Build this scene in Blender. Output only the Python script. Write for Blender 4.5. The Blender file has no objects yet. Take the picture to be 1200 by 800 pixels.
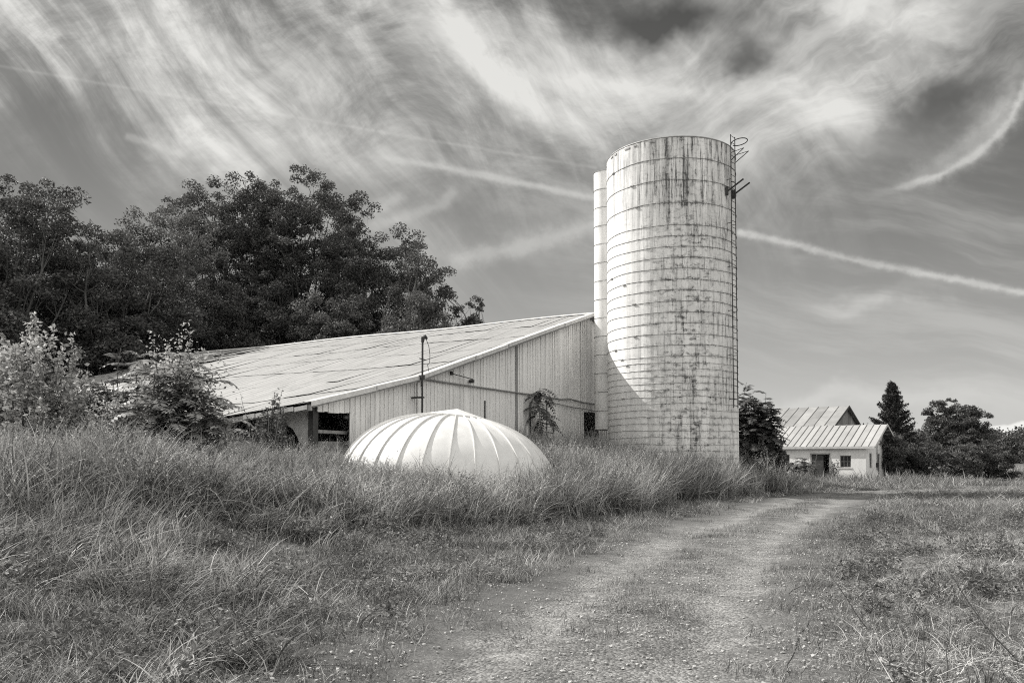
import bpy, math, random
import numpy as np

# ------------------------------------------------------------------ helpers for node graphs
class S:
    """a node socket (or number) that builds Math nodes when you calculate with it"""
    def __init__(s, t, x): s.t = t; s.x = x
    def _m(s, op, *o, clamp=False):
        n = s.t.nodes.new('ShaderNodeMath'); n.operation = op; n.use_clamp = clamp
        for i, k in enumerate((s,) + o):
            k = k.x if isinstance(k, S) else k
            if isinstance(k, (int, float)): n.inputs[i].default_value = k
            else: s.t.links.new(k, n.inputs[i])
        return S(s.t, n.outputs[0])
    def __add__(s, o): return s._m('ADD', o)
    __radd__ = __add__
    def __sub__(s, o): return s._m('SUBTRACT', o)
    def __rsub__(s, o): return S(s.t, o)._m('SUBTRACT', s)
    def __mul__(s, o): return s._m('MULTIPLY', o)
    __rmul__ = __mul__
    def __truediv__(s, o): return s._m('DIVIDE', o)
    def pow(s, o): return s._m('POWER', o)
    def abs(s): return s._m('ABSOLUTE')
    def floor(s): return s._m('FLOOR')
    def fract(s): return s._m('FRACT')
    def max(s, o): return s._m('MAXIMUM', o)
    def min(s, o): return s._m('MINIMUM', o)
    def exp(s): return s._m('EXPONENT')
    def clamp(s): return s._m('ADD', 0.0, clamp=True)
    def gt(s, o): return s._m('GREATER_THAN', o)
    def atan2(s, o): return s._m('ARCTAN2', o)
    def smooth(s, a, b):
        n = s.t.nodes.new('ShaderNodeMapRange'); n.interpolation_type = 'SMOOTHSTEP'
        s.t.links.new(s.x, n.inputs[0]); n.inputs[1].default_value = a; n.inputs[2].default_value = b
        return S(s.t, n.outputs[0])
    def lin(s, a, b, c=0.0, d=1.0):
        n = s.t.nodes.new('ShaderNodeMapRange'); s.t.links.new(s.x, n.inputs[0])
        for i, k in enumerate((a, b, c, d)): n.inputs[i + 1].default_value = k
        return S(s.t, n.outputs[0])
def vec(t, x, y, z=0.0):
    n = t.nodes.new('ShaderNodeCombineXYZ')
    for i, k in enumerate((x, y, z)):
        if isinstance(k, S): t.links.new(k.x, n.inputs[i])
        else: n.inputs[i].default_value = k
    return n.outputs[0]
def noise(t, v, scale=1.0, detail=4, rough=.5, dist=0.0, lac=2.0):
    n = t.nodes.new('ShaderNodeTexNoise'); t.links.new(v, n.inputs['Vector'])
    n.inputs['Scale'].default_value = scale; n.inputs['Detail'].default_value = detail
    n.inputs['Roughness'].default_value = rough; n.inputs['Distortion'].default_value = dist
    n.inputs['Lacunarity'].default_value = lac
    return S(t, n.outputs[0])
def white(t, v):
    n = t.nodes.new('ShaderNodeTexWhiteNoise'); n.noise_dimensions = '3D'; t.links.new(v, n.inputs['Vector'])
    return S(t, n.outputs[0])
def sep(t, v):
    n = t.nodes.new('ShaderNodeSeparateXYZ'); t.links.new(v, n.inputs[0])
    return [S(t, n.outputs[i]) for i in range(3)]

# ------------------------------------------------------------------ camera
R = math.radians
scene = bpy.context.scene
col = scene.collection
F = 934.0                      # focal length in pixels of the 1200 px wide photograph
PITCH = R(2.4); EXPO = .6
CAMZ = 1.7
cam = bpy.data.cameras.new('camera'); camo = bpy.data.objects.new('camera', cam); col.objects.link(camo)
camo.location = (0, 0, CAMZ); camo.rotation_euler = (R(90) + PITCH, 0, 0)
cam.sensor_width = 36; cam.lens = F / 1200 * 36; cam.shift_y = .080; cam.clip_end = 3000; cam.clip_start = .05
scene.camera = camo
def tangents(px, py):          # a pixel of the photograph as a direction (x/y, z/y)
    a = (px - 600) / F; b = (496 - py) / F
    k = math.cos(PITCH) - b * math.sin(PITCH)
    return a / k, (math.sin(PITCH) + b * math.cos(PITCH)) / k

# ------------------------------------------------------------------ sun, sky, exposure
SUN_EL = R(43); SUN_H = (-.927, .375)
sd = (SUN_H[0] * math.cos(SUN_EL), SUN_H[1] * math.cos(SUN_EL), math.sin(SUN_EL))
sl = bpy.data.lights.new('sun', 'SUN'); sl.energy = 4.4; sl.angle = R(.55); sl.color = (1, .985, .95)
so = bpy.data.objects.new('sun', sl); col.objects.link(so)
from mathutils import Vector
so.rotation_euler = Vector(sd).to_track_quat('Z', 'Y').to_euler(); so.location = (-30, 12, 40)

world = bpy.data.worlds.new('World'); scene.world = world; world.use_nodes = True
wt = world.node_tree; wt.nodes.clear()
wout = wt.nodes.new('ShaderNodeOutputWorld'); bg = wt.nodes.new('ShaderNodeBackground'); bg.inputs[1].default_value = .1
world.cycles.sampling_method = 'MANUAL'; world.cycles.sample_map_resolution = 256
sky = wt.nodes.new('ShaderNodeTexSky'); sky.sky_type = 'NISHITA'; sky.sun_disc = False
sky.sun_elevation = SUN_EL; sky.sun_rotation = math.atan2(SUN_H[0], SUN_H[1]) % (2 * math.pi)
sky.altitude = 100; sky.air_density = 1.0; sky.dust_density = 2.2
# the photograph is black and white taken through a red filter: use the sky's red channel
sc_ = wt.nodes.new('ShaderNodeSeparateColor'); wt.links.new(sky.outputs[0], sc_.inputs[0])
red = S(wt, sc_.outputs[0])
tc = wt.nodes.new('ShaderNodeTexCoord')
dx, dy, dz = sep(wt, tc.outputs['Generated'])
fy = dy.max(.08)
U = dx / fy; V = dz / fy
def P_(px, py): return tangents(px, py)
# slow domain warp
w1 = noise(wt, vec(wt, U, V, 3.1), 2.2, 2, .5) - .5
w2 = noise(wt, vec(wt, U, V, 8.4), 2.2, 2, .5) - .5
f1 = noise(wt, vec(wt, U, V, 1.4), 9, 3, .55) - .5
g1 = noise(wt, vec(wt, U, V, 6.6), 4.5, 5, .6) - .5; g2 = noise(wt, vec(wt, U, V, 2.2), 4.5, 5, .6) - .5
UB = U + w1 * .14 + g1 * .22; VB = V + w2 * .10 + g2 * .16
def blob(px, py, rx, ry, ang=0, soft=1.0):        # gaussian patch, radii in photo pixels
    u0, v0 = P_(px, py); c, s_ = math.cos(R(ang)), math.sin(R(ang))
    a = ((UB - u0) * c - (VB - v0) * s_) * (F / rx); b = ((UB - u0) * s_ + (VB - v0) * c) * (F / ry)
    return ((a * a + b * b) * (-soft)).exp()
def streak(ang, along, across, seed, warp=.25, fine=.03, det=9, rough=.6):
    """wispy noise drawn out along a direction that runs down to the right by ANG degrees in the photograph"""
    c, s_ = math.cos(R(ang)), math.sin(R(ang))
    u = U + w1 * warp + f1 * fine; v = V + w2 * warp - f1 * fine
    a = u * c - v * s_; b = u * s_ + v * c
    return noise(wt, vec(wt, a * along, b * across, seed), 1.0, det, rough)
def arc(pts, width, seed=0.0, rag=.5, fade=60, w_end=None):    # a trail through photo points as a chain of soft segments
    tot = None
    n1 = (noise(wt, vec(wt, U, V, seed + 5), 38, 5, .65) - .5) * rag
    for (ax, ay), (bx, by) in zip(pts[:-1], pts[1:]):
        a = P_(ax, ay); b = P_(bx, by); L = math.hypot(b[0] - a[0], b[1] - a[1])
        tx, ty = (b[0] - a[0]) / L, (b[1] - a[1]) / L
        al = (U + f1 * .012 - a[0]) * tx + (V - f1 * .012 - a[1]) * ty
        ex = (al * -1.0).max(0.0) + (al - L).max(0.0)
        ac = (V - a[1]) * tx - (U - a[0]) * ty
        d2 = (ex * ex + ac * ac).pow(.5) * (F / width)
        d = (d2 + n1).max(0.0)
        g = (d * d * -1.0).exp()
        tot = g if tot is None else tot.max(g)
    return tot

A = streak(47, 1.5, 9.5, 2.0, .12, .035, 7).smooth(.43, .70)
A2 = streak(50, 2.6, 30, 7.0, .10, .03, 7).smooth(.42, .70)
B = streak(38, 2.2, 6.5, 11.0, .22, .05, 7).smooth(.36, .70)
B2 = streak(64, 2.6, 15.0, 15.0, .16, .05, 7).smooth(.42, .70)
Cc = streak(-8, 3.2, 8.0, 21.0, .25, .06, 7).smooth(.38, .68)
C2 = streak(-24, 4.0, 22.0, 25.0, .20, .05, 7).smooth(.42, .70)
soft = noise(wt, vec(wt, U * 1.6, V * 3.0, 31.0), 1.3, 5, .55).smooth(.35, .7)

den = (A * .82 + A2 * .46) * (blob(150, 20, 310, 130, 22) * 1.25).min(1.0)
den = den + blob(60, 0, 150, 60, 30) * .10 + blob(300, 90, 330, 90, 18) * .10
den = den + (blob(205, 110, 175, 26, 47) + blob(250, 70, 190, 20, 50) * .7 + blob(95, 60, 150, 22, 42) * .6) * (A * .9 + .20)
den = den + (B * .46 + B2 * .42) * (blob(560, 80, 330, 135, 12) * 1.5).min(1.0)
den = den + blob(560, 60, 300, 100, 14) * .10
mott = noise(wt, vec(wt, U + w1 * .3, (V + w2 * .3) * 1.6, 44.0), 5.5, 7, .68).smooth(.36, .62)
mott2 = noise(wt, vec(wt, U * 1.2 + w1 * .4, (V + w2 * .3) * 2.0, 54.0), 12.0, 6, .7).smooth(.38, .62)
den = den * (mott * .50 + .36 + mott2 * .26)
den = den + (blob(545, 55, 150, 22, 38) * .75 + blob(720, 95, 170, 14, 8) * .6 + blob(590, 95, 60, 20, 60) * .4) * (B * .5 + B2 * .5 + .1)
den = den + (Cc * .66 + C2 * .36) * (blob(1000, 60, 210, 85, -8) * 1.5).min(1.0)
den = den + blob(990, 60, 190, 62, -8) * .30
den = den + (B * .4 + C2 * .25) * (blob(960, 165, 190, 60, -22)).min(1.0) + blob(930, 170, 150, 45, -25) * .16
den = den + (A2 * .25 + soft * .2) * blob(330, 190, 220, 55, 30)
# holes of open sky
for hx, hy, hrx, hry, ha, hs in ((770, 18, 120, 34, 14, 1.1), (870, 82, 44, 26, 20, .9), (600, 150, 60, 24, 30, .35), (420, 110, 40, 60, -40, .35), (1122, 115, 88, 34, -42, 1.0), (350, 205, 70, 34, 10, .6),
                            (60, 155, 150, 32, 14, .55), (1165, 210, 80, 50, -20, .8), (480, 240, 150, 26, 6, .5), (345, 60, 34, 60, -50, .35), (1180, 30, 60, 60, 0, .35)):
    den = den * (1.0 - (blob(hx, hy, hrx, hry, ha) * hs).min(1.0))
den = den + (arc([(1010, 229), (1050, 221), (1100, 206), (1145, 181), (1180, 148), (1200, 108), (1210, 80)], 4.5, 3, 3.2) * .50 + arc([(1060, 214), (1105, 198), (1145, 172), (1180, 135)], 15, 13, 3.0) * .22) * (U * F).smooth(405, 520) * (C2 * .4 + .6)
den = den + blob(1165, 150, 70, 14, -50) * .14
den = den + arc([(-20, 74), (200, 112), (430, 152), (700, 197)], 2.0, 8, 1.8) * .11 * (A2 * .5 + .6)
den = den + arc([(150, 160), (215, 182)], 4, 8, 2.0) * .14
den = den + arc([(420, 180), (520, 196), (600, 212), (700, 233)], 4.2, 1, 2.6) * .40 * (U * F).smooth(-200, -60) * (soft * .5 + .5)
den = den + arc([(865, 272), (930, 286), (1000, 305), (1060, 316), (1210, 345)], 4.0, 2, 3.0) * .38 * (C2 * .5 + .6)
den = den + (arc([(535, 304), (600, 292), (700, 262)], 11, 4, 2.4) * .40 + arc([(440, 246), (465, 232)], 9, 6, 2.6) * .24 + arc([(500, 352), (530, 360)], 5, 6, 1.0) * .05) * (C2 * .5 + .5)
den = den + arc([(430, 268), (520, 240), (530, 225)], 7, 9, 2.5) * .14
den = den + blob(1060, 355, 110, 12, -4) * .10 * soft + blob(1000, 480, 260, 14, 2) * .08
lowc = streak(8, 2.2, 15.0, 71.0, .12, .03, 6).smooth(.42, .72)
den = den + lowc * (.16 * V.smooth(.02, .10)) * V.smooth(.42, .30) * (U * F).smooth(-150, 250) + blob(1075, 352, 120, 13, -5) * lowc * .25 + blob(930, 470, 150, 10, 3) * .10
# a bank of cumulus low on the horizon to the right
cum = noise(wt, vec(wt, U * 14.0, V * 22.0, 4.0), 1.0, 5, .55)
u0, v0 = P_(1200, 505)
den = den + (V * F * -1.0 + (v0 * F + 5) + cum * 30 - 6 - (U - u0).abs() * 170).smooth(0, 5) * (U * F).smooth(480, 520) * V.smooth(-.004, .004) * .9
# unseen bright cloud added outside the view to fill the shaded walls with light
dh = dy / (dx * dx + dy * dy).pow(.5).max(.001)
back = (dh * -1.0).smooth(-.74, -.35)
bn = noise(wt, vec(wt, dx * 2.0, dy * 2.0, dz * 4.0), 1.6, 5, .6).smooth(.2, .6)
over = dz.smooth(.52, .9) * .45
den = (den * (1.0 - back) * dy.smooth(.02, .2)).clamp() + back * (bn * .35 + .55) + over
den = 1.0 - (den * -1.15).exp()
low = (V.max(0.0) * 4.2 * -1.0).exp()              # paler towards the horizon
skyval = red * .22 + low * 6.4
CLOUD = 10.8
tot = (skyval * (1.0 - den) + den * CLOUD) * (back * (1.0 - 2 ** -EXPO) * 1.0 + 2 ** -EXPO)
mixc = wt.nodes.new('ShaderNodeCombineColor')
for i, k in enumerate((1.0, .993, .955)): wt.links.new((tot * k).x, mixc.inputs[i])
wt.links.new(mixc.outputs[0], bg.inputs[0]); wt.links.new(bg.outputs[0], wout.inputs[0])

vs = scene.view_settings
vs.view_transform = 'Standard'; vs.look = 'None'; vs.gamma = 1; vs.use_curve_mapping = False; vs.exposure = EXPO
scene.cycles.use_denoising = False; scene.cycles.pixel_filter_type = 'BLACKMAN_HARRIS'; scene.cycles.filter_width = 1.1
scene.cycles.max_bounces = 6; scene.cycles.diffuse_bounces = 3; scene.cycles.transparent_max_bounces = 4
scene.cycles.use_adaptive_sampling = True; scene.cycles.adaptive_threshold = .01

# ------------------------------------------------------------------ mesh and naming helpers
def mesh_np(name, V3, quads=None, tris=None, mat=None, parent=None, smooth=False, fattr=None):
    me = bpy.data.meshes.new(name)
    V3 = np.asarray(V3, dtype=np.float32)
    nq = 0 if quads is None else len(quads); nt = 0 if tris is None else len(tris)
    me.vertices.add(len(V3)); me.vertices.foreach_set('co', V3.ravel())
    idx = []
    if nq: idx.append(np.asarray(quads, dtype=np.int32).ravel())
    if nt: idx.append(np.asarray(tris, dtype=np.int32).ravel())
    if idx:
        idx = np.concatenate(idx); me.loops.add(len(idx)); me.loops.foreach_set('vertex_index', idx)
        me.polygons.add(nq + nt)
        st = np.concatenate([np.arange(nq) * 4, nq * 4 + np.arange(nt) * 3]).astype(np.int32)
        me.polygons.foreach_set('loop_start', st)
        me.polygons.foreach_set('use_smooth', np.full(nq + nt, bool(smooth)))
    me.update(calc_edges=True); me.validate()
    if mat: me.materials.append(mat)
    o = bpy.data.objects.new(name, me); col.objects.link(o)
    if parent: o.parent = parent
    return o
class MB:
    """collects boxes, tubes and sheets and links them as one mesh object"""
    def __init__(s): s.v = []; s.q = []; s.t = []; s.n = 0
    def add(s, v, q=None, t=None):
        v = np.asarray(v, dtype=float).reshape(-1, 3); s.v.append(v)
        if q is not None and len(q): s.q.append(np.asarray(q).reshape(-1, 4) + s.n)
        if t is not None and len(t): s.t.append(np.asarray(t).reshape(-1, 3) + s.n)
        s.n += len(v); return s
    def hexa(s, p):                    # 8 points: bottom loop, top loop
        return s.add(p, [(3, 2, 1, 0), (4, 5, 6, 7), (0, 1, 5, 4), (1, 2, 6, 5), (2, 3, 7, 6), (3, 0, 4, 7)])
    def box(s, x0, x1, y0, y1, z0, z1):
        return s.hexa([(x0, y0, z0), (x1, y0, z0), (x1, y1, z0), (x0, y1, z0), (x0, y0, z1), (x1, y0, z1), (x1, y1, z1), (x0, y1, z1)])
    def tube(s, pts, rad, n=6, cap=True):
        pts = np.asarray(pts, dtype=float); m = len(pts)
        rad = np.full(m, rad) if np.isscalar(rad) else np.asarray(rad, dtype=float)
        tan = np.gradient(pts, axis=0); tan /= np.linalg.norm(tan, axis=1)[:, None] + 1e-9
        ref = np.array([0, 0, 1.0]) if abs(tan[0][2]) < .8 else np.array([1.0, 0, 0])
        a = np.cross(tan, ref); a /= np.linalg.norm(a, axis=1)[:, None] + 1e-9
        b = np.cross(tan, a); th = np.arange(n) / n * 2 * np.pi
        ring = pts[:, None, :] + rad[:, None, None] * (np.cos(th)[None, :, None] * a[:, None, :] + np.sin(th)[None, :, None] * b[:, None, :])
        i = np.arange(m - 1)[:, None] * n; j = np.arange(n)[None, :]; k = (j + 1) % n
        q = np.stack([i + j, i + k, i + n + k, i + n + j], -1).reshape(-1, 4)
        v = ring.reshape(-1, 3); t = []
        if cap:
            v = np.vstack([v, pts[:1], pts[-1:]]); c0, c1 = m * n, m * n + 1
            t = [(c0, (x + 1) % n, x) for x in range(n)] + [(c1, (m - 1) * n + x, (m - 1) * n + (x + 1) % n) for x in range(n)]
        return s.add(v, q, t)
    def bar(s, p, q, w, h=None):       # rectangular bar between two points
        h = h or w; p = np.array(p, float); q = np.array(q, float); d = q - p; d /= np.linalg.norm(d)
        up = np.array([0, 0, 1.0]) if abs(d[2]) < .9 else np.array([0, 1.0, 0])
        a = np.cross(d, up); a /= np.linalg.norm(a); b = np.cross(a, d)
        P = []
        for e in (p, q): P.append([e + sx * a * w / 2 + sz * b * h / 2 for sx, sz in ((-1, -1), (1, -1), (1, 1), (-1, 1))])
        return s.hexa(np.array(P[0] + P[1]))
    def build(s, name, mat, parent=None, smooth=False):
        return mesh_np(name, np.concatenate(s.v), np.concatenate(s.q) if s.q else None, np.concatenate(s.t) if s.t else None, mat, parent, smooth)
def tag(o, label=None, cat=None, group=None, kind=None):
    if label: o['label'] = label
    if cat: o['category'] = cat
    if group: o['group'] = group
    if kind: o['kind'] = kind
    return o
def empty(name, loc=(0, 0, 0), rz=0.0):
    o = bpy.data.objects.new(name, None); col.objects.link(o); o.location = loc; o.rotation_euler = (0, 0, rz); o.empty_display_size = .3
    return o
def sstep(x, a, b):
    t = np.clip((np.asarray(x, float) - a) / (b - a), 0, 1); return t * t * (3 - 2 * t)
_pg = np.random.default_rng(5)
_lat = _pg.random((256, 256))
def vnoise(x, y, s=1.0, o=0):          # smooth value noise
    x = np.asarray(x, float) / s + 37.3 + o; y = np.asarray(y, float) / s + 91.7 + o * 1.7
    xi = np.floor(x).astype(int); yi = np.floor(y).astype(int); fx = x - xi; fy_ = y - yi
    fx = fx * fx * (3 - 2 * fx); fy_ = fy_ * fy_ * (3 - 2 * fy_)
    g = lambda i, j: _lat[i % 256, j % 256]
    return (g(xi, yi) * (1 - fx) + g(xi + 1, yi) * fx) * (1 - fy_) + (g(xi, yi + 1) * (1 - fx) + g(xi + 1, yi + 1) * fx) * fy_
def fbm(x, y, s=1.0, o=0): return (vnoise(x, y, s, o) + .5 * vnoise(x, y, s / 2.1, o + 7) + .25 * vnoise(x, y, s / 4.3, o + 13)) / 1.75

# ------------------------------------------------------------------ materials
def new_mat(name):
    m = bpy.data.materials.new(name); m.use_nodes = True; t = m.node_tree
    p = t.nodes['Principled BSDF']; p.inputs['Specular IOR Level'].default_value = .3
    return m, t, p
def grey(t, v, warm=.012):             # a value socket as a faintly warm grey
    n = t.nodes.new('ShaderNodeCombineColor')
    for i, k in enumerate((1 + warm, 1.0, 1 - warm * 1.6)): t.links.new((v * k).x, n.inputs[i])
    return n.outputs[0]
def obj_co(t):
    n = t.nodes.new('ShaderNodeTexCoord'); return n.outputs['Object'], sep(t, n.outputs['Object'])
def pos_co(t):
    n = t.nodes.new('ShaderNodeNewGeometry'); return n.outputs['Position'], sep(t, n.outputs['Position'])
def island(t):
    n = t.nodes.new('ShaderNodeNewGeometry'); return S(t, n.outputs['Random Per Island'])
def bump(t, p, h, strength=.4, dist=.02):
    n = t.nodes.new('ShaderNodeBump'); n.inputs['Strength'].default_value = strength; n.inputs['Distance'].default_value = dist
    t.links.new(h.x, n.inputs['Height']); t.links.new(n.outputs[0], p.inputs['Normal'])
def plain(name, v, rough=.7, amp=.25, scale=3.0, metal=0.0, isl=0.0, stretch=1.0, bmp=0.0):
    m, t, p = new_mat(name); o, (x, y, z) = obj_co(t)
    n = noise(t, vec(t, x, y, z * stretch), scale, 6, .65)
    c = n.lin(.25, .75, v * (1 - amp), v * (1 + amp))
    if isl: c = c * island(t).lin(0, 1, 1 - isl, 1 + isl)
    t.links.new(grey(t, c), p.inputs['Base Color']); p.inputs['Roughness'].default_value = rough; p.inputs['Metallic'].default_value = metal
    if bmp: bump(t, p, n, bmp, .02)
    return m
def leafmat(name, lo, hi, trans=.35, rough=.55, patch=0.0, psc=2.0, spec=.25):
    m, t, p = new_mat(name); p.inputs['Specular IOR Level'].default_value = spec; p.inputs['Roughness'].default_value = rough
    c = island(t).lin(0, 1, lo, hi)
    if patch:
        g, (x, y, z) = pos_co(t); c = c * noise(t, g, 1 / psc, 3, .5).lin(.3, .7, 1 - patch, 1 + patch)
    g_ = grey(t, c); t.links.new(g_, p.inputs['Base Color'])
    tr = t.nodes.new('ShaderNodeBsdfTranslucent'); t.links.new(g_, tr.inputs[0])
    mx = t.nodes.new('ShaderNodeMixShader'); mx.inputs[0].default_value = trans
    t.links.new(p.outputs[0], mx.inputs[1]); t.links.new(tr.outputs[0], mx.inputs[2])
    t.links.new(mx.outputs[0], t.nodes['Material Output'].inputs[0])
    return m
M = {}
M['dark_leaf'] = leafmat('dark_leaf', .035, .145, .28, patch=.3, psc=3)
M['mid_leaf'] = leafmat('mid_leaf', .06, .20, .32, patch=.3, psc=2)
M['pale_leaf'] = leafmat('pale_leaf', .20, .58, .35, patch=.3, psc=.8, spec=.45)
M['frond_leaf'] = leafmat('frond_leaf', .16, .42, .35, patch=.25, psc=.8, spec=.45)
M['conifer'] = leafmat('conifer_needles', .025, .07, .1, .7)
M['bark'] = plain('bark', .10, .9, .4, 6, stretch=.3, bmp=.6)
M['stem'] = plain('dead_stem', .10, .9, .3, 10)
M['grass'] = leafmat('grass_blade', .06, .45, .22, .6, patch=.55, psc=1.6, spec=.3)
M['tall_grass'] = leafmat('tall_grass_blade', .055, .40, .22, .6, patch=.52, psc=1.9, spec=.3)
M['turf'] = leafmat('turf_blade', .07, .36, .2, .7, patch=.5, psc=.9, spec=.2)
M['pale_weed'] = leafmat('pale_weed_leaf', .08, .30, .3, .6, patch=.3, psc=1, spec=.4)
M['weed'] = leafmat('weed_leaf', .07, .22, .3, .7, patch=.3, psc=1)
M['straw'] = leafmat('straw', .34, .66, .15, .7, patch=.2, psc=.5, spec=.3)
M['stone'] = plain('stone', .34, .85, .3, 9, isl=.6)
M['iron'] = plain('old_iron', .05, .7, .4, 12, .3)
M['pipe'] = plain('weathered_pipe', .22, .6, .3, 8, .3)
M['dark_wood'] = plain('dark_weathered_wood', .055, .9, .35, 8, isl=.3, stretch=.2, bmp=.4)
M['grey_wood'] = plain('grey_weathered_wood', .24, .9, .35, 9, isl=.35, stretch=.15, bmp=.4)
M['white_trim'] = plain('worn_white_trim', .46, .7, .3, 5, isl=.12)
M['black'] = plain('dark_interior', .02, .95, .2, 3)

def wall_boards_mat():
    m, t, p = new_mat('painted_wall_boards'); o, (x, y, z) = obj_co(t)
    isl = island(t)
    fine = noise(t, vec(t, x * 14, y * 14, z * .7), 1.0, 6, .7)
    big = noise(t, vec(t, x * .35, y * .35, z * .25), 1.0, 4, .6)
    c = isl.lin(0, 1, .70, .82) * big.lin(.3, .7, .88, 1.08) * fine.lin(.25, .75, .82, 1.1)
    wear = noise(t, vec(t, x * 9, y * 9, z * .9, ), 1.0, 7, .75).smooth(.53, .64) * z.smooth(4.5, .8).max(.25)
    c = c * (1.0 - wear * .62)
    t.links.new(grey(t, c), p.inputs['Base Color']); p.inputs['Roughness'].default_value = .75
    bump(t, p, fine, .25, .01)
    return m
M['boards'] = wall_boards_mat()

def roof_mat(name, base=.40, per=.18, lapx=0.0):
    m, t, p = new_mat(name); o, (x, y, z) = obj_co(t)
    isl = island(t)
    rust = noise(t, vec(t, x * .5, y * 1.3, z * .4), 1.3, 7, .68)
    streaks = noise(t, vec(t, x * .5, y * 7.0, z * .3), 1.0, 6, .7)
    c = isl.lin(0, 1, base * .95, base * 1.05) * rust.lin(.3, .7, .80, 1.10) * streaks.lin(.3, .7, .86, 1.08)
    c = c * (1.0 - rust.smooth(.54, .64) * .34)
    c = c * ((y * (2 * math.pi / (per * 2.2)))._m('SINE')).lin(-1, 1, .84, 1.06)
    t.links.new(grey(t, c, .015), p.inputs['Base Color']); p.inputs['Roughness'].default_value = .55; p.inputs['Metallic'].default_value = .12
    w = (y * (2 * math.pi / per))._m('SINE')
    bump(t, p, w, .45, .012)
    return m
M['roof'] = roof_mat('corrugated_roof_sheet', .35)

def silo_mat(nst=62, name='silo_staves'):
    m, t, p = new_mat(name); o, (x, y, z) = obj_co(t)
    ang = y.atan2(x) * (nst / (2 * math.pi))
    sid = ang.floor(); fr = ang.fract()
    row = z * (1 / .76) + (sid * .5).fract()
    rid = row.floor()
    tone = white(t, vec(t, sid, rid, 1.0)).lin(0, 1, .93, 1.04) * white(t, vec(t, sid, 3.0, 2.0)).lin(0, 1, .86, 1.05)
    joint = (fr - .5).abs().smooth(.465, .495) * .13 + (row.fract() - .5).abs().smooth(.475, .497) * .08
    # long dark runs of dirt, strongest high up and in a band round the front
    s1 = noise(t, vec(t, ang * .75, z * .16, 2.0), 1.0, 7, .72)
    s2 = noise(t, vec(t, ang * 2.3, z * .55, 5.0), 1.0, 7, .75)
    s3 = noise(t, vec(t, ang * .6, z * 3.6, 9.0), 1.0, 7, .72)       # flaked patches
    FR = math.atan2(-38, -7.65) * nst / (2 * math.pi)                # stave that faces the road
    a0 = (ang - FR - 2.2); band = (a0 * a0 * (-1 / 30.0)).exp()
    a1 = (ang - FR - 9.5); band2 = (a1 * a1 * (-1 / 5.0)).exp()
    top = z.smooth(9.5, 15.5)
    k1 = s1.smooth(.49, .63) * (top * .65 + band * .45 + .12)
    k2 = s2.smooth(.50, .62) * (band * .65 + band2 * .75 + top * .35 + .04)
    k3 = s3.smooth(.53, .62) * (band * .80 + .14) * (1.0 - top * .6)
    s4 = noise(t, vec(t, ang * 1.9, z * .22, 41.0), 1.0, 6, .7)
    k4 = s4.smooth(.44, .62) * (top * .55 + .10)
    ph = noise(t, vec(t, ang * 1.2, z * 6.0, 15.0), 1.0, 6, .7).smooth(.53, .62) * (band * .6 + .12)
    hp = (((12.0 - z) * (1 / .487) + .5).fract() - .5).abs() * .487; hp = hp * z.gt(5.9) + (((5.86 - z) * (1 / .30) + .5).fract() - .5).abs() * .30 * (1.0 - z.gt(5.9))
    hp = hp * (1.0 - z.gt(12.3)) + ((((15.0 - z) + .5).fract() - .5).abs()) * z.gt(12.3)
    sm = noise(t, vec(t, ang * 1.1, z * 2.5, 61.0), 1.0, 6, .7).smooth(.47, .60) * hp.smooth(.13, .0) * (band * .9 + band2 * .5 + .30)
    d = (sm * .5 + k4 * .42 + k1 * .42 + k2 * .75 + k3 * .62 + ph * .4).min(.88)
    drk = (noise(t, vec(t, ang * .3, z * .5, 22.0), 1.0, 5, .6)).lin(.3, .7, .90, 1.04)
    c = (1.0 - joint) * tone * drk * (1.0 - d) * .80
    g_ = grey(t, c, .012); t.links.new(g_, p.inputs['Base Color']); p.inputs['Roughness'].default_value = .8
    bump(t, p, s3 * .6 + joint * -2.5, .3, .01)
    return m
M['silo'] = silo_mat()
M['chute'] = plain('chute_metal', .74, .65, .22, 2.2, stretch=.35)
M['painted_hoop'] = plain('painted_hoop_steel', .46, .6, .45, 5, .1)
M['hoop'] = plain('hoop_steel', .27, .6, .45, 5, .3)
M['dome'] = plain('dome_sheet_metal', .60, .45, .13, 2.2, stretch=.35)
M['dome'].node_tree.nodes['Principled BSDF'].inputs['Specular IOR Level'].default_value = .5
M['stucco'] = plain('white_block_wall', .72, .85, .16, 1.6, bmp=.1)
M['shed_roof'] = plain('pale_sheet_roof', .34, .6, .16, .8, .1, isl=.10)
M['old_roof'] = plain('old_sheet_roof', .26, .6, .25, .9, .1, isl=.18)
mg, tg, pg = new_mat('window_glass'); pg.inputs['Base Color'].default_value = (.04, .04, .04, 1); pg.inputs['Roughness'].default_value = .12
M['glass'] = mg

# ------------------------------------------------------------------ ground
TRY = [-12, 0, 6, 10, 17, 27, 33, 37, 40.5, 43, 45, 47, 60]
TRX = [-3.6, -1.0, .35, 1.7, 4.5, 9.6, 12.9, 15.8, 20, 27, 40, 90, 400]
def trackx(y): return np.interp(y, TRY, TRX)
def dleft(x, y): return (trackx(y) - np.asarray(x)) * .85
def H(x, y):
    x = np.asarray(x, float); y = np.asarray(y, float)
    d = dleft(x, y)
    h = .95 * sstep(d, 2.4, 9.5) * sstep(x, 19, 9)
    h = h + (fbm(x, y, 2.6) - .5) * .16 * sstep(d, 1.2, 4) * sstep(y, 60, 40) + (fbm(x, y, 1.3, 4) - .5) * .10 * sstep(-d, 2.0, 3.5)
    h = h + (fbm(x, y, 9, 8) - .5) * .25 * sstep(-d, 2.5, 7)
    rut = np.exp(-((np.abs(d) - .85) / .4) ** 2) * .05
    return h - rut * sstep(y, 44, 36)
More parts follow.
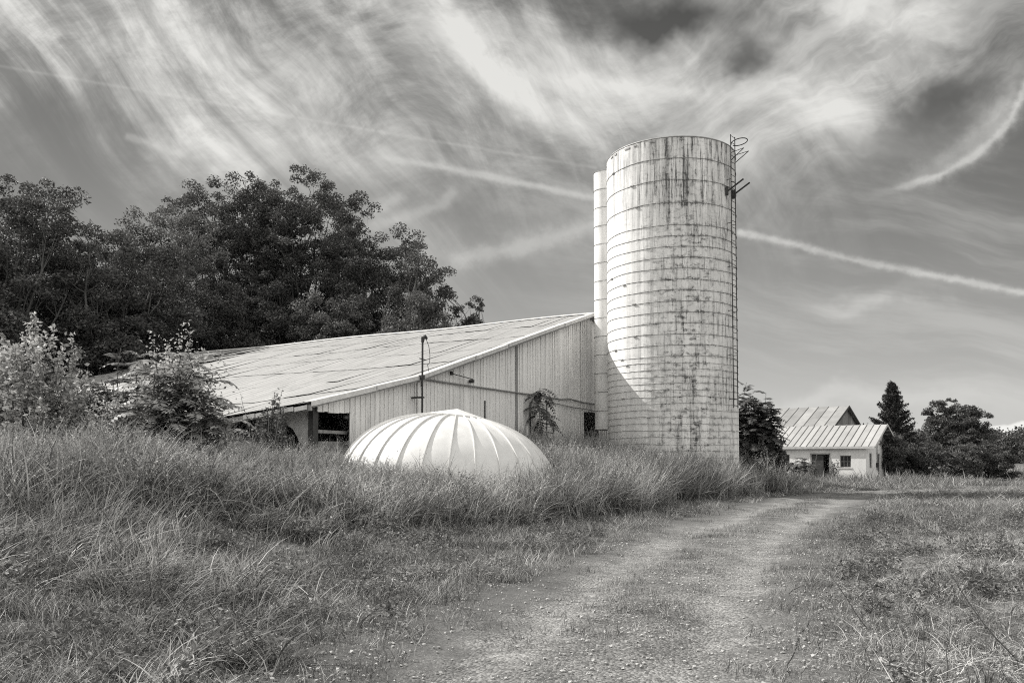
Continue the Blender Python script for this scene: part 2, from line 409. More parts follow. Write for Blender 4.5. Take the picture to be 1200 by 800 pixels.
def ground_mat():
    """earth and thatch, worn to gravel and dust near the wheel tracks ('off' = metres from the track's middle)"""
    m, t, p = new_mat('earth_and_gravel'); g, (x, y, z) = pos_co(t)
    at = t.nodes.new('ShaderNodeAttribute'); at.attribute_name = 'off'; off = S(t, at.outputs['Fac'])
    n1 = noise(t, g, .5, 5, .6); n2 = noise(t, g, 9, 6, .7); n3 = noise(t, g, 40, 4, .7); n5 = noise(t, g, 1.3, 6, .65)
    c = n1.lin(.3, .7, .06, .11) * n2.lin(.25, .75, .6, 1.4) * n3.lin(.3, .7, .7, 1.3)
    m1 = noise(t, g, .9, 5, .6); m2 = noise(t, g, 22, 6, .75); m4 = noise(t, g, 3.5, 5, .65)
    vo = t.nodes.new('ShaderNodeTexVoronoi'); t.links.new(g, vo.inputs['Vector']); vo.inputs['Scale'].default_value = 34
    st = S(t, vo.outputs['Distance']); sc2 = t.nodes.new('ShaderNodeSeparateColor'); t.links.new(vo.outputs['Color'], sc2.inputs[0])
    rnd = S(t, sc2.outputs[0])
    c2 = (m1.lin(.35, .65, .105, .20) + (((off - .85) * (off - .85) * -6.0).exp()) * .055) * m2.lin(.25, .75, .5, 1.45) * rnd.lin(0, 1, .62, 1.38) * m4.lin(.3, .7, .62, 1.25)
    k = (off + (n5 - .5) * 3.4 + (m4 - .5) * 1.2).smooth(2.05, .9)
    cc = c * (1.0 - k) + c2 * k
    t.links.new(grey(t, cc, .014), p.inputs['Base Color']); p.inputs['Roughness'].default_value = .95
    bump(t, p, (n2 + n3 * .5) * (1.0 - k * .6) + (m2 * .7 - st * 1.2 + m4 * 1.2) * k, .7, .03); return m
GM = ground_mat()
def with_off(o):
    me = o.data; co = np.zeros(len(me.vertices) * 3, np.float32); me.vertices.foreach_get('co', co); co = co.reshape(-1, 3)
    a = me.attributes.new('off', 'FLOAT', 'POINT'); dd = dleft(co[:, 0], co[:, 1]); v = np.where(dd > 0, dd * (1 + .35 * sstep(co[:, 1], 16, 8)), -dd) + 6 * sstep(co[:, 1], 45, 52)
    a.data.foreach_set('value', np.clip(v, 0, 50).astype(np.float32)); return o
def grid_axis(a, b, fine0, fine1, df, dc):
    v = [a]
    while v[-1] < b: v.append(v[-1] + (df if fine0 < v[-1] < fine1 else dc))
    return np.array(v)
gx = np.unique(np.concatenate([[-2500, -900, -400, -200, -120], grid_axis(-80, 80, -16, 30, .3, 2.0), [120, 200, 400, 900, 2500]]))
gy = np.unique(np.concatenate([[-400, -100, -40], grid_axis(-12, 120, -2, 45, .3, 2.0), [160, 220, 300, 500, 1000, 2600]]))
GX, GY = np.meshgrid(gx, gy, indexing='ij')
GZ = H(GX, GY)
n0, n1_ = GX.shape
I = np.arange(n0 - 1)[:, None] * n1_ + np.arange(n1_ - 1)[None, :]
q = np.stack([I, I + n1_, I + n1_ + 1, I + 1], -1).reshape(-1, 4)
tag(with_off(mesh_np('ground', np.stack([GX, GY, GZ], -1).reshape(-1, 3), q, mat=GM, smooth=True)), kind='structure')
# the track: a strip laid on the ground with an uneven edge
ys = np.arange(-3, 46.5, .2); ts = np.linspace(-1, 1, 25)
TV = np.zeros((len(ys), len(ts), 3))
for i, y in enumerate(ys):
    wl = 1.9 + .3 * (fbm(y, 0, 1.4, 3) - .5) * 2; wr = 1.9 + .3 * (fbm(y, 9, 1.3, 5) - .5) * 2
    for j, s_ in enumerate(ts):
        x = trackx(y) + s_ * (wl if s_ < 0 else wr)
        TV[i, j] = (x, y, 0)
TV[..., 2] = H(TV[..., 0], TV[..., 1]) + .006
I = np.arange(len(ys) - 1)[:, None] * len(ts) + np.arange(len(ts) - 1)[None, :]
q = np.stack([I, I + 1, I + len(ts) + 1, I + len(ts)], -1).reshape(-1, 4)
tag(with_off(mesh_np('dirt_track', TV.reshape(-1, 3), q, mat=GM, smooth=True)), kind='structure')

# ------------------------------------------------------------------ the barn
A59 = math.atan2(.8616, .5075)
BX, BY = -5.88, 24.0
barn = empty('barn', (BX, BY, 0), A59)
tag(barn, 'long low barn of pale upright boards with a rusty metal roof, behind the dome', 'barn')
def bw(u, v, z=0.0): return (BX + u * .5075 - v * .8616, BY + u * .8616 + v * .5075, z)
def bz(u, v): p = bw(u, v); return float(H(p[0], p[1]))
UW, LB = 28.3, 30.0
def roofz(u): return float(np.interp(u, [-.6, 0, 4.86, 19.3, 28.3, 28.9], [3.26, 3.40, 4.51, 8.97, 6.2, 6.02]))
rb = random.Random(4)
# gable wall boards
def gable(v, name, openings, rng, lab=None):
    b = MB(); u = 0.0; seams = []
    while u < UW - .05:
        w = .235 + rng.uniform(-.012, .02)
        u1 = min(u + w, UW)
        zt0, zt1 = roofz(u) - .07, roofz(u1) - .07
        zb = .55 + rng.uniform(-.06, .06); segs = [(zb, None)]
        for (a, c, z0, z1) in openings:
            if u1 > a + .02 and u < c - .02: segs = [(z1 + rng.uniform(-.03, .02), None)] + ([(zb, z0)] if z0 > .8 else [])
        off = rng.uniform(-.012, .012)
        g = .010 + (.02 if rng.random() < .12 else 0)
        for z0, z1 in segs:
            a0, a1 = (zt0, zt1) if z1 is None else (z1, z1)
            y0, y1 = v - .02 + off, v + .02 + off
            b.hexa([(u, y0, z0), (u1 - g, y0, z0), (u1 - g, y1, z0), (u, y1, z0), (u, y0, a0), (u1 - g, y0, a1), (u1 - g, y1, a1), (u, y1, a0)])
            if rng.random() < .8:      # batten
                b.box(u1 - .030, u1 + .018, v - .052 + off, v - .021 + off, z0, (a1 - .02))
        u = u1
    return b.build(name, M['boards'], barn)
gable(0.0, 'gable_wall', [(-.1, 1.27, 0, 3.07), (18.75, 20.5, 0, 3.98)], rb)
gable(LB, 'gable_wall', [], rb)
# backing studs and rails seen through the openings
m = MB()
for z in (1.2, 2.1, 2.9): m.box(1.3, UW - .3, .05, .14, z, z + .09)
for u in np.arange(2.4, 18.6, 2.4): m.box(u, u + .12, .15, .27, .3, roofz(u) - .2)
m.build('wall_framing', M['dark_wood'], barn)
# side walls: eave side with open bays, far side closed
sag = lambda v: .095 * min(v, 5.0)
sw = MB()
v = 5.2
while v < LB:
    w = .24; off = rb.uniform(-.01, .01)
    sw.box(-.02 + off, .02 + off, v, v + w - .012, .4, 3.28 - sag(v)); v += w
sw.build('side_wall', M['boards'], barn)
sw = MB(); sw.box(UW - .02, UW + .02, 0, LB, .3, roofz(UW) - .1); sw.build('side_wall', M['boards'], barn)
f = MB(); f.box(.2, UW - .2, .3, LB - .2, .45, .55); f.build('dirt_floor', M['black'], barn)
for v in (0.06, 2.15, 4.4, 7.0):
    p = MB(); p.box(-.1, .12, v, v + .2, .3, 3.22 - sag(v)); o = p.build('post', M['dark_wood'] if v < 1 else M['grey_wood'], barn)
p = MB()   # white gusset boards hanging below the eave
p.add([(-.05, .3, 3.2), (-.05, 1.9, 3.05), (-.05, .95, 2.55), (-.05, .3, 1.7), (-.01, .3, 3.2), (-.01, 1.9, 3.05), (-.01, .95, 2.55), (-.01, .3, 1.7)],
      [(0, 1, 2, 3), (7, 6, 5, 4), (0, 4, 5, 1), (1, 5, 6, 2), (2, 6, 7, 3), (3, 7, 4, 0)])
p.build('gusset_board', M['white_trim'], barn)
p = MB()
p.add([(-.05, 3.3, 2.9), (-.05, 5.2, 2.75), (-.05, 5.2, 1.6), (-.05, 4.3, 2.35), (-.01, 3.3, 2.9), (-.01, 5.2, 2.75), (-.01, 5.2, 1.6), (-.01, 4.3, 2.35)],
      [(0, 1, 2, 3), (7, 6, 5, 4), (0, 4, 5, 1), (1, 5, 6, 2), (2, 6, 7, 3), (3, 7, 4, 0)])
p.build('gusset_board', M['white_trim'], barn)
for z, dz_ in ((1.5, .22), (2.05, .26), (2.48, .10)):     # loose planks across the front opening
    p = MB(); p.bar((.15, .22, z), (1.6, .26, z + rb.uniform(-.03, .03)), .04, dz_); p.build('plank', M['grey_wood'], barn)
for z in (1.3, 1.75):
    p = MB(); p.bar((.0, 2.3, z), (.02, 4.5, z - .05), .04, .2); p.build('plank', M['grey_wood'], barn)
p = MB(); p.bar((18.95, .5, 2.2), (20.6, 2.6, 3.4), .08, .12); p.bar((18.8, 1.6, 3.5), (21.5, 1.6, 3.5), .1, .14); p.build('fallen_beam', M['dark_wood'], barn)
# roof sheets: rows of overlapping corrugated sheets, each a little out of true
def roof_side(us, name, side):
    b = MB(); rng = np.random.default_rng(3 if side < 0 else 9)
    for r_ in range(len(us) - 1):
        ua, ub = us[r_], us[r_ + 1]
        v = -.36
        while v < LB + .3:
            w = .66; v1 = v + w + .02
            lift = rng.random() * .012 + .01
            lo = ua - .10 if r_ else ua                    # lap over the row below
            tilt = rng.normal(0, .0025); op = 0
            if rng.random() < .20: op = rng.uniform(.008, .035)
            if side < 0 and v > 21 and r_ in (3, 4) and rng.random() < .5: op = rng.uniform(.04, .10)
            P = []
            for top in (0, 1):
                for k in range(5):
                    vv = v + (v1 - v) * k / 4
                    for uu in ((lo, ub) if side < 0 else (lo, ub)):
                        z = roofz(uu) + lift * (1.0 if uu != ub else .2) + (op if uu == lo else 0) + tilt * (k - 2)
                        z += .035 * math.sin(vv * .45 + uu * .35)
                        if uu < 4.9: z -= sag(max(vv, 0)) * (4.9 - max(uu, -.5)) / 4.9
                        P.append((uu, vv, z + .004 * top + (.028 if r_ or side > 0 else .02)))
            P = np.array(P); q = []
            for k in range(4):
                a = k * 2; q.append((a, a + 1, a + 3, a + 2)); a += 10; q.append((a, a + 2, a + 3, a + 1))
            q += [(0, 2, 12, 10), (2, 4, 14, 12), (4, 6, 16, 14), (6, 8, 18, 16)]
            b.add(P, q); v += w
    return b.build(name, M['roof'], barn)
roof_side([-.62, 2.1, 4.95], 'lean_to_roof', -1)
roof_side([4.80, 7.6, 10.5, 13.4, 16.3, 19.3], 'roof', -1)
roof_side([28.9, 25.8, 22.5, 19.3], 'roof', 1)
def rc(v): return .035 * math.sin(v * .45 + 19.3 * .35)
c = MB()
vv = np.linspace(-.42, LB + .35, 60)
for s_, dz_ in ((-1, 0), (1, 0)):
    a = [(19.3 + s_ * .30, v, 8.97 + rc(v) - .02) for v in vv] + [(19.3 - s_ * .01, v, 9.08 + rc(v)) for v in vv]
    n_ = len(vv); c.add(a, [(i, i + 1, n_ + i + 1, n_ + i) for i in range(n_ - 1)])
c.build('ridge_cap', M['white_trim'], barn)
# rake trim along the gable, in pieces with visible laps
def rake(u0, u1, drop, name='rake_trim', mat='white_trim', v=-.40, h=.14, up=.04):
    b = MB(); z0, z1 = roofz(u0) + up + drop, roofz(u1) + up + drop
    s = 0
    b.hexa([(u0, v, z0 - h), (u1, v, z1 - h), (u1, v + .03, z1 - h), (u0, v + .03, z0 - h), (u0, v, z0), (u1, v, z1), (u1, v + .03, z1), (u0, v + .03, z0)])
    b.hexa([(u0, v, z0), (u1, v, z1), (u1, v + .36, z1), (u0, v + .36, z0), (u0, v, z0 + .012), (u1, v, z1 + .012), (u1, v + .36, z1 + .012), (u0, v + .36, z0 + .012)])
    return b.build(name, M[mat], barn)
for k, (a, b_, d) in enumerate(((-.62, 2.3, .02), (2.25, 4.9, .035), (4.82, 8.2, .045), (8.1, 10.7, .03), (10.6, 15.9, .05), (15.8, 19.32, .04), (19.28, 23.5, .04), (23.4, 28.9, .04))):
    rake(a, b_, d)
sf = MB()                                           # dark soffit rafter under the rake
for a, b_ in ((-.5, 4.86), (4.86, 19.3), (19.3, 28.6)):
    sf.hexa([(a, -.34, roofz(a) - .13), (b_, -.34, roofz(b_) - .13), (b_, -.05, roofz(b_) - .13), (a, -.05, roofz(a) - .13),
             (a, -.34, roofz(a) - .03), (b_, -.34, roofz(b_) - .03), (b_, -.05, roofz(b_) - .03), (a, -.05, roofz(a) - .03)])
sf.build('soffit', M['grey_wood'], barn)
e = MB()                                            # eave beam with the gutter board, sagging to the left
for v0 in np.arange(-.3, LB, 1.0):
    v1 = v0 + 1.0; za, zb_ = 3.22 - sag(max(v0, 0)), 3.22 - sag(max(v1, 0))
    e.hexa([(-.58, v0, za - .16), (-.50, v0, za - .16), (-.50, v1, zb_ - .16), (-.58, v1, zb_ - .16), (-.58, v0, za), (-.50, v0, za), (-.50, v1, zb_), (-.58, v1, zb_)])
e.build('eave_beam', M['grey_wood'], barn)
e = MB()
for k in range(5):
    v0 = -.2 + k * .55; za = 3.22 - sag(max(v0, 0))
    e.bar((-.62, v0, za - .06), (-.62, v0 + .5, za - .09 - rb.random() * .04), .02, .13)
e.build('eave_flashing', M['white_trim'], barn)
# corner boards and wide seams on the gable
for u in (4.95, 18.35, 11.9):
    p = MB(); p.box(u - .07, u + .07, -.072, -.055, .6, roofz(u) - .2); p.build('seam_board', M['boards' if u != 11.9 else 'grey_wood'], barn)
# service mast through the roof edge
p = MB(); p.tube([(4.62, -.47, 2.3), (4.62, -.47, 5.75)], .035, 8); mast = p.build('service_mast', M['iron'], barn)
p = MB(); p.tube([(4.62, -.47, 5.7), (4.64, -.47, 5.86), (4.72, -.5, 5.92), (4.80, -.52, 5.84)], [.05, .075, .075, .05], 8); p.build('weatherhead', M['iron'], mast)
p = MB(); p.tube([(4.78, -.5, 5.85), (4.95, -.5, 5.6), (5.02, -.5, 5.3), (5.0, -.5, 5.0), (4.88, -.5, 4.95), (4.95, -.5, 4.72)], .012, 5)
p.bar((4.45, -.47, 5.12), (4.82, -.47, 5.10), .03); p.build('service_cable', M['iron'], mast)
for bx_ in ((4.55, 4.72, -.5, -.36, 4.40, 4.55), (4.53, 4.71, -.50, -.06, 3.75, 3.80)):
    p = MB(); p.box(*bx_); p.build('mast_bracket', M['iron'], mast)
p = MB(); p.tube([(5.2, -.09, 4.47), (8, -.10, 4.46), (12.5, -.09, 4.45), (13.4, -.10, 4.47), (16.0, -.10, 4.42), (16.9, -.11, 4.50), (18.4, -.10, 4.42), (20.5, -.09, 4.42)], .035, 8)
p.tube([(5.2, -.09, 4.47), (5.1, -.09, 4.40), (5.08, -.09, 4.2)], .03, 6); p.build('wall_pipe', M['pipe'], barn)
p = MB(); p.tube([(14.0, -.09, 4.22), (15.5, -.09, 4.20), (17.4, -.10, 4.11), (18.6, -.09, 4.12), (20.5, -.09, 4.03)], .02, 6); p.build('wall_cable', M['pipe'], barn)
p = MB(); p.tube([(6.95, -.10, 4.86), (6.95, -.22, 4.80), (8.2, -.22, 4.72), (8.2, -.22, 4.60)], .018, 6); p.box(6.9, 7.0, -.13, -.05, 4.78, 4.92); p.box(8.15, 8.26, -.26, -.06, 4.58, 4.70); p.build('wall_bracket', M['iron'], barn)
p = MB(); p.tube([(13.9, -.12, 2.86), (15.1, -.16, 2.80), (15.12, -.16, 3.10)], .03, 6); p.box(13.9, 14.0, -.14, -.05, 2.75, 2.95); p.build('door_track_bracket', M['iron'], barn)
for u in (9.3, 13.05, 14.6):
    p = MB(); p.box(u, u + .07, -.075, -.054, .7, 3.2 + rb.random()); p.build('patch_batten', M['dark_wood'], barn)

# ------------------------------------------------------------------ the silo
SX, SY, SR, SZ = 7.65, 38.0, 3.05, 15.95
silo = empty('silo', (SX, SY, 0))
tag(silo, 'tall round silo of stained white staves with steel hoops, beside the barn', 'silo')
PHI = math.atan2(-SY, -SX)
nst = 62; s = MB(); zs = np.arange(.1, SZ + .01, (SZ - .1) / 42)
sr = np.random.default_rng(1)
th = np.arange(nst * 2) / (nst * 2) * 2 * np.pi      # staves: flat faces between arrises
rr = np.where(np.arange(nst * 2) % 2 == 0, SR - .006, SR)
V_ = np.array([[(rr[j] * math.cos(th[j]), rr[j] * math.sin(th[j]), z + (sr.normal(0, .018) if z > SZ - .05 else 0)) for j in range(nst * 2)] for z in zs])
n_ = nst * 2
q = [(i * n_ + j, i * n_ + (j + 1) % n_, (i + 1) * n_ + (j + 1) % n_, (i + 1) * n_ + j) for i in range(len(zs) - 1) for j in range(n_)]
s.add(V_.reshape(-1, 3), q)
Vi = V_ * np.array([(SR - .13) / SR, (SR - .13) / SR, 1]); base = len(zs) * n_
s.add(Vi.reshape(-1, 3), [tuple(reversed(k)) for k in q])
tp = (len(zs) - 1) * n_
s.q.append(np.array([(tp + j, tp + (j + 1) % n_, base + tp + (j + 1) % n_, base + tp + j) for j in range(n_)]))
s.build('stave_wall', M['silo'], silo)
ft = MB(); ft.tube([(0, 0, -.2), (0, 0, .25)], SR + .12, 64); ft.build('foundation', M['stucco'], silo)
hz = [SZ - .95, SZ - 1.93, SZ - 2.95] + [12.0 - .487 * k for k in range(13)] + [5.86 - .30 * k for k in range(17)]
for z in hz:
    h = MB(); a0 = sr.random() * 6; rr_ = SR + .008
    thh = np.linspace(0, 2 * np.pi, 73); wv = .015 * np.sin(thh * 3 + a0) + .010 * np.sin(thh * 7 + a0 * 2)
    h.tube(np.stack([rr_ * np.cos(thh), rr_ * np.sin(thh), z + wv], -1), .0115, 6, cap=False)
    for la in (PHI + sr.uniform(-1.3, 1.2), PHI + 2.6):  # tightening lug
        c_, s_ = math.cos(la), math.sin(la); zz = z
        h.bar(((rr_ + .02) * c_ + .09 * s_, (rr_ + .02) * s_ - .09 * c_, zz), ((rr_ + .02) * c_ - .09 * s_, (rr_ + .02) * s_ + .09 * c_, zz), .05, .045)
    h.build('hoop', M['hoop'] if z > 6.6 else M['painted_hoop'], silo)
rm = MB(); thh = np.linspace(0, 2 * np.pi, 97)
rm.tube(np.stack([(SR - .03) * np.cos(thh), (SR - .03) * np.sin(thh), np.full(97, SZ + .01)], -1), .045, 6, cap=False)
for k in range(30):
    a = sr.uniform(0, 6.28); L_ = sr.uniform(.03, .09); rm.bar(((SR + .01) * math.cos(a), (SR + .01) * math.sin(a), SZ - .12), ((SR + .01) * math.cos(a + L_), (SR + .01) * math.sin(a + L_), SZ - .12), .03, sr.uniform(.03, .09))
rm.build('rim', M['hoop'], silo)
# chute on the barn side
CA = PHI - math.radians(107); cx, cy = 3.38 * math.cos(CA), 3.38 * math.sin(CA)
ch = MB()
for k in range(14):
    z0 = 3.05 + k * .92; z1 = min(z0 + .93, SZ - .03); r0 = .55 + .006 * (k % 2)
    if z1 <= z0: break
    ch.tube([(cx, cy, z0), (cx, cy, z1)], r0, 28, cap=False)
chute = ch.build('chute', M['chute'], silo, smooth=True)
for k in range(15):
    cb = MB()
    z = 3.05 + k * .92; t2 = np.linspace(0, 2 * np.pi, 29)
    if z < SZ: cb.tube(np.stack([cx + .565 * np.cos(t2), cy + .565 * np.sin(t2), np.full(29, z)], -1), .012, 5, cap=False); cb.build('chute_band', M['hoop'], chute)
# ladder
LA = PHI + math.asin(.865); er = np.array([math.cos(LA), math.sin(LA), 0]); et = np.array([-math.sin(LA), math.cos(LA), 0])
ld = MB(); zl0, zl1 = 3.9, 16.35
for s_ in (-1, 1): ld.tube([er * (SR + .2) + et * .21 * s_ + np.array([0, 0, zl0]), er * (SR + .2) + et * .21 * s_ + np.array([0, 0, zl1])], .022, 6)
for z in np.arange(zl0 + .1, zl1, .30): ld.tube([er * (SR + .2) - et * .21 + np.array([0, 0, z]), er * (SR + .2) + et * .21 + np.array([0, 0, z])], .013, 5)
for z in np.arange(zl0 + .4, zl1 - .3, 2.0):
    for s_ in (-1, 1): ld.tube([er * (SR - .02) + et * .21 * s_ + np.array([0, 0, z]), er * (SR + .2) + et * .21 * s_ + np.array([0, 0, z])], .016, 5)
ladder = ld.build('ladder', M['iron'], silo)
cg = MB(); t2 = np.linspace(-1.35, math.pi + 1.35, 20)
cg.tube([er * (SR + .52 + .36 * math.sin(a)) + et * .36 * math.cos(a) + np.array([0, 0, 15.98 + .05 * math.sin(a)]) for a in t2], .022, 6)
for s_ in (-1, 1):
    cg.tube([er * (SR + .2) + et * .21 * s_ + np.array([0, 0, 15.15]), er * (SR + .85) + et * .25 * s_ + np.array([0, 0, 15.55])], .02, 5)
    cg.tube([er * (SR + .2) + et * .21 * s_ + np.array([0, 0, 15.5]), er * (SR + .85) + et * .25 * s_ + np.array([0, 0, 15.55])], .015, 5)
cg.build('ladder_cage_hoop', M['iron'], ladder)
for s_ in (-1, 1):
    br = MB(); br.bar(er * (SR + .1) + et * .32 * s_ + np.array([0, 0, 13.75]), er * (SR + .85) + et * .32 * s_ + np.array([0, 0, 14.12]), .05, .06)
    br.bar(er * (SR + .05) + et * .32 * s_ + np.array([0, 0, 13.55]), er * (SR + .05) + et * .32 * s_ + np.array([0, 0, 13.95]), .12, .1)
    br.build('platform_bracket', M['iron'], silo)

# ------------------------------------------------------------------ the metal dome on the ground
DX, DY = -1.86, 23.4; DZ = float(H(DX, DY)) - .15
dome = empty('metal_dome', (DX, DY, DZ)); dome.rotation_euler = (R(-1), R(6.0), R(3))
tag(dome, 'white ribbed metal dome with a pointed cap in tall grass before the barn', 'dome')
DR, DH = 3.20, 2.22; NR = 28
def dprof(t):    # t: 0 rim .. 1 apex ring
    a = t * math.pi / 2
    return DR * math.cos(a) ** .86, DH * math.sin(a) ** .97
sh = MB(); nt = 20; vs_ = []
for i in range(nt + 1):
    t_ = i / nt * .865; r_, z_ = dprof(t_)
    for j in range(NR * 4):
        a = j / (NR * 4) * 2 * math.pi; k = j % 4
        pr = r_ * (math.cos(math.pi / NR) / math.cos(((k / 4) - .5) * 2 * math.pi / NR) * .10 + .90)
        vs_.append((pr * math.cos(a), pr * math.sin(a), z_))
n_ = NR * 4
sh.add(vs_, [(i * n_ + j, i * n_ + (j + 1) % n_, (i + 1) * n_ + (j + 1) % n_, (i + 1) * n_ + j) for i in range(nt) for j in range(n_)])
sh.build('shell', M['dome'], dome, smooth=True)
for j in range(NR):
    a = j / NR * 2 * math.pi; pts = []
    for i in range(nt + 1):
        r_, z_ = dprof(i / nt * .865); pts.append((r_ * math.cos(a), r_ * math.sin(a), z_ + .012))
    rbm = MB(); P = np.array(pts); tl = np.array([-math.sin(a), math.cos(a), 0])
    nrm = np.gradient(P, axis=0); nrm /= np.linalg.norm(nrm, axis=1)[:, None]; up = np.cross(tl, nrm); up *= -1 if up[0] @ P[0] < 0 else 1
    W, Hh = .018, .036; vs2 = []
    for i in range(nt + 1):
        for (s_, h_) in ((-1, -.02), (-.7, Hh), (.7, Hh), (1, -.02)): vs2.append(P[i] + tl * W * s_ + up[i] * h_)
    rbm.add(vs2, [(i * 4 + k, i * 4 + k + 1, i * 4 + k + 5, i * 4 + k + 4) for i in range(nt) for k in range(3)])
    rbm.build('rib', M['dome'], dome)
r1, z1 = dprof(.865); cp = MB(); rc_ = r1 + .10
cv = [(0, 0, z1 + .27)] + [(rc_ * math.cos(k / 56 * 2 * math.pi), rc_ * math.sin(k / 56 * 2 * math.pi), z1 + .035) for k in range(56)] + [(rc_ * math.cos(k / 56 * 2 * math.pi), rc_ * math.sin(k / 56 * 2 * math.pi), z1 - .02) for k in range(56)]
cp.add(cv, [(1 + k, 57 + k, 57 + (k + 1) % 56, 1 + (k + 1) % 56) for k in range(56)], [(0, 1 + k, 1 + (k + 1) % 56) for k in range(56)])
cp.build('cap', M['dome'], dome)

# ------------------------------------------------------------------ white shed and the old barn behind it
A52 = math.radians(52)
shed = empty('shed', (23.5, 53.0, 0), A52)
tag(shed, 'low white block shed with a pale sheet metal roof, open doorway and small windows', 'shed')
TW, SL = 6.5, 9.2; EZ, RZ = 2.45, 3.92
ho = [(.93, 1.65, .98, 1.80), (2.35, 3.52, -.1, 1.88), (5.05, 5.80, .92, 1.86)]      # holes in the front wall (y range, z range)
def wall_with_holes(axis, a0, a1, z1f, holes, pos, th, name):
    b = MB(); cuts = sorted(set([a0, a1] + [k for h in holes for k in h[:2]] + ([(a0 + a1) / 2] if callable(z1f) else [])))
    for p, q_ in zip(cuts[:-1], cuts[1:]):
        hs = [h for h in holes if h[0] <= p + 1e-6 and h[1] >= q_ - 1e-6]
        segs = [(-.2, None)] if not hs else [(-.2, hs[0][2]), (hs[0][3], None)]
        for z0, z1 in segs:
            t0, t1 = (z1f(p), z1f(q_)) if (z1 is None and callable(z1f)) else ((z1f, z1f) if z1 is None else (z1, z1))
            if min(t0, t1) <= z0: continue
            c = [(p, pos, z0), (q_, pos, z0), (q_, pos + th, z0), (p, pos + th, z0), (p, pos, t0), (q_, pos, t1), (q_, pos + th, t1), (p, pos + th, t0)]
            if axis == 'y': c = [(y, x, z) for x, y, z in c]
            b.hexa(c)
    return b
wall_with_holes('y', 0, SL, EZ - .02, ho, 0, .2, 'front').build('wall', M['stucco'], shed)
gz = lambda t: EZ + (RZ - EZ) * (1 - abs(t - TW / 2) / (TW / 2)) - .08
gh = [(.95, 1.65, .95, 1.95), (3.05, 3.8, .3, 1.9)]
wall_with_holes('x', .2, TW, gz, gh, 0, .2, 'gable').build('wall', M['stucco'], shed)
wall_with_holes('x', .2, TW, gz, [], SL - .2, .2, 'gable').build('wall', M['stucco'], shed)
wall_with_holes('y', .2, SL - .2, EZ - .02, [], TW - .2, .2, 'back').build('wall', M['stucco'], shed)
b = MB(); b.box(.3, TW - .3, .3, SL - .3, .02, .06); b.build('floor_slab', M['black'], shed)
def roof_panels(half, L, ez, rz, over, gov, mat, parent, pw, y0=0.0, x0=0.0):
    for side in (-1, 1):
        b = MB(); rg = random.Random(8 + side); y = y0 - gov; slope = (rz - ez) / half
        while y < L + gov:
            y1 = min(y + pw, L + gov); l = rg.random() * .01
            xe = x0 + (-over if side < 0 else 2 * half + over); xr = x0 + half; ze = ez - slope * over
            c = [(xe, y, ze + l), (xr, y, rz + l), (xr, y1 - .03, rz + l), (xe, y1 - .03, ze + l)]
            b.hexa(c + [(a, b_, z + .03) for a, b_, z in c])
            b.bar((xe, y, ze + .055), (xr, y, rz + .055), .022, .06)
            y = y1
        b.build('roof', mat, parent)
roof_panels(TW / 2, SL, EZ, RZ, .16, .65, M['shed_roof'], shed, .45)
b = MB(); b.box(-.20, -.165, -.6, SL + .5, EZ - .20, EZ - .05); b.build('fascia', M['white_trim'], shed)
b = MB()
for k in range(7):
    x = .15 + k * .52; z = EZ + (RZ - EZ) * min(x, TW - x) / (TW / 2) - .10
    for xx in (x, TW - x): b.box(xx - .04, xx + .04, -.6, -.02, z, z + .08)
b.build('purlins', M['dark_wood'], shed)
for side in (0, 1):
    b = MB(); xe = -.2 if side == 0 else TW + .2
    b.bar((xe, -.66, EZ - .09), (TW / 2, -.66, RZ + .0), .03, .12); b.build('barge_board', M['white_trim'], shed)
def window_y(y0, y1, z0, z1, nx=2, nz=2):
    b = MB()
    for (a, c, d, e) in ((y0, y1, z0, z0 + .06), (y0, y1, z1 - .06, z1), (y0, y0 + .05, z0 + .06, z1 - .06), (y1 - .05, y1, z0 + .06, z1 - .06)): b.box(.07, .13, a, c, d, e)
    for k in range(1, nx): yy = y0 + (y1 - y0) * k / nx; b.box(.08, .12, yy - .014, yy + .014, z0 + .06, z1 - .06)
    for k in range(1, nz): zz = z0 + (z1 - z0) * k / nz; b.box(.085, .115, y0 + .05, y1 - .05, zz - .014, zz + .014)
    w = b.build('window', M['grey_wood'], shed)
    b = MB(); b.box(.095, .10, y0 + .05, y1 - .05, z0 + .06, z1 - .06); b.build('pane', M['glass'], w)
    b = MB(); b.box(-.03, .06, y0 - .05, y1 + .05, z0 - .07, z0 - .005); b.build('sill', M['white_trim'], w)
window_y(.93, 1.65, .98, 1.80, 3, 2); window_y(5.05, 5.80, .92, 1.86, 2, 2)
def window_x(x0, x1, z0, z1, kind='window'):
    b = MB()
    for (a, c, d, e) in ((x0, x1, z0, z0 + .06), (x0, x1, z1 - .06, z1), (x0, x0 + .05, z0 + .06, z1 - .06), (x1 - .05, x1, z0 + .06, z1 - .06)): b.box(a, c, .07, .13, d, e)
    w = b.build(kind, M['grey_wood'], shed)
    b = MB(); b.box(x0 + .05, x1 - .05, .095, .10, z0 + .06, z1 - .06); b.build('pane', M['glass'], w)
window_x(.95, 1.65, .95, 1.95); window_x(3.05, 3.8, .3, 1.9, 'side_door')
b = MB(); b.box(-.03, .05, 2.28, 2.35, 0, 1.95); b.box(-.03, .05, 3.52, 3.60, 0, 1.95); b.box(-.03, .05, 2.28, 3.6, 1.88, 1.96); b.build('door_frame', M['grey_wood'], shed)
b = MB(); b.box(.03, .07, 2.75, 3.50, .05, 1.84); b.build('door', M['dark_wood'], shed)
shed.children[-1].rotation_euler = (0, 0, 0)
b = MB(); b.box(2.35 + .0, 2.40 + .5, -.05, -.01, 2.95, 3.35); b.build('gable_vent', M['grey_wood'], shed)
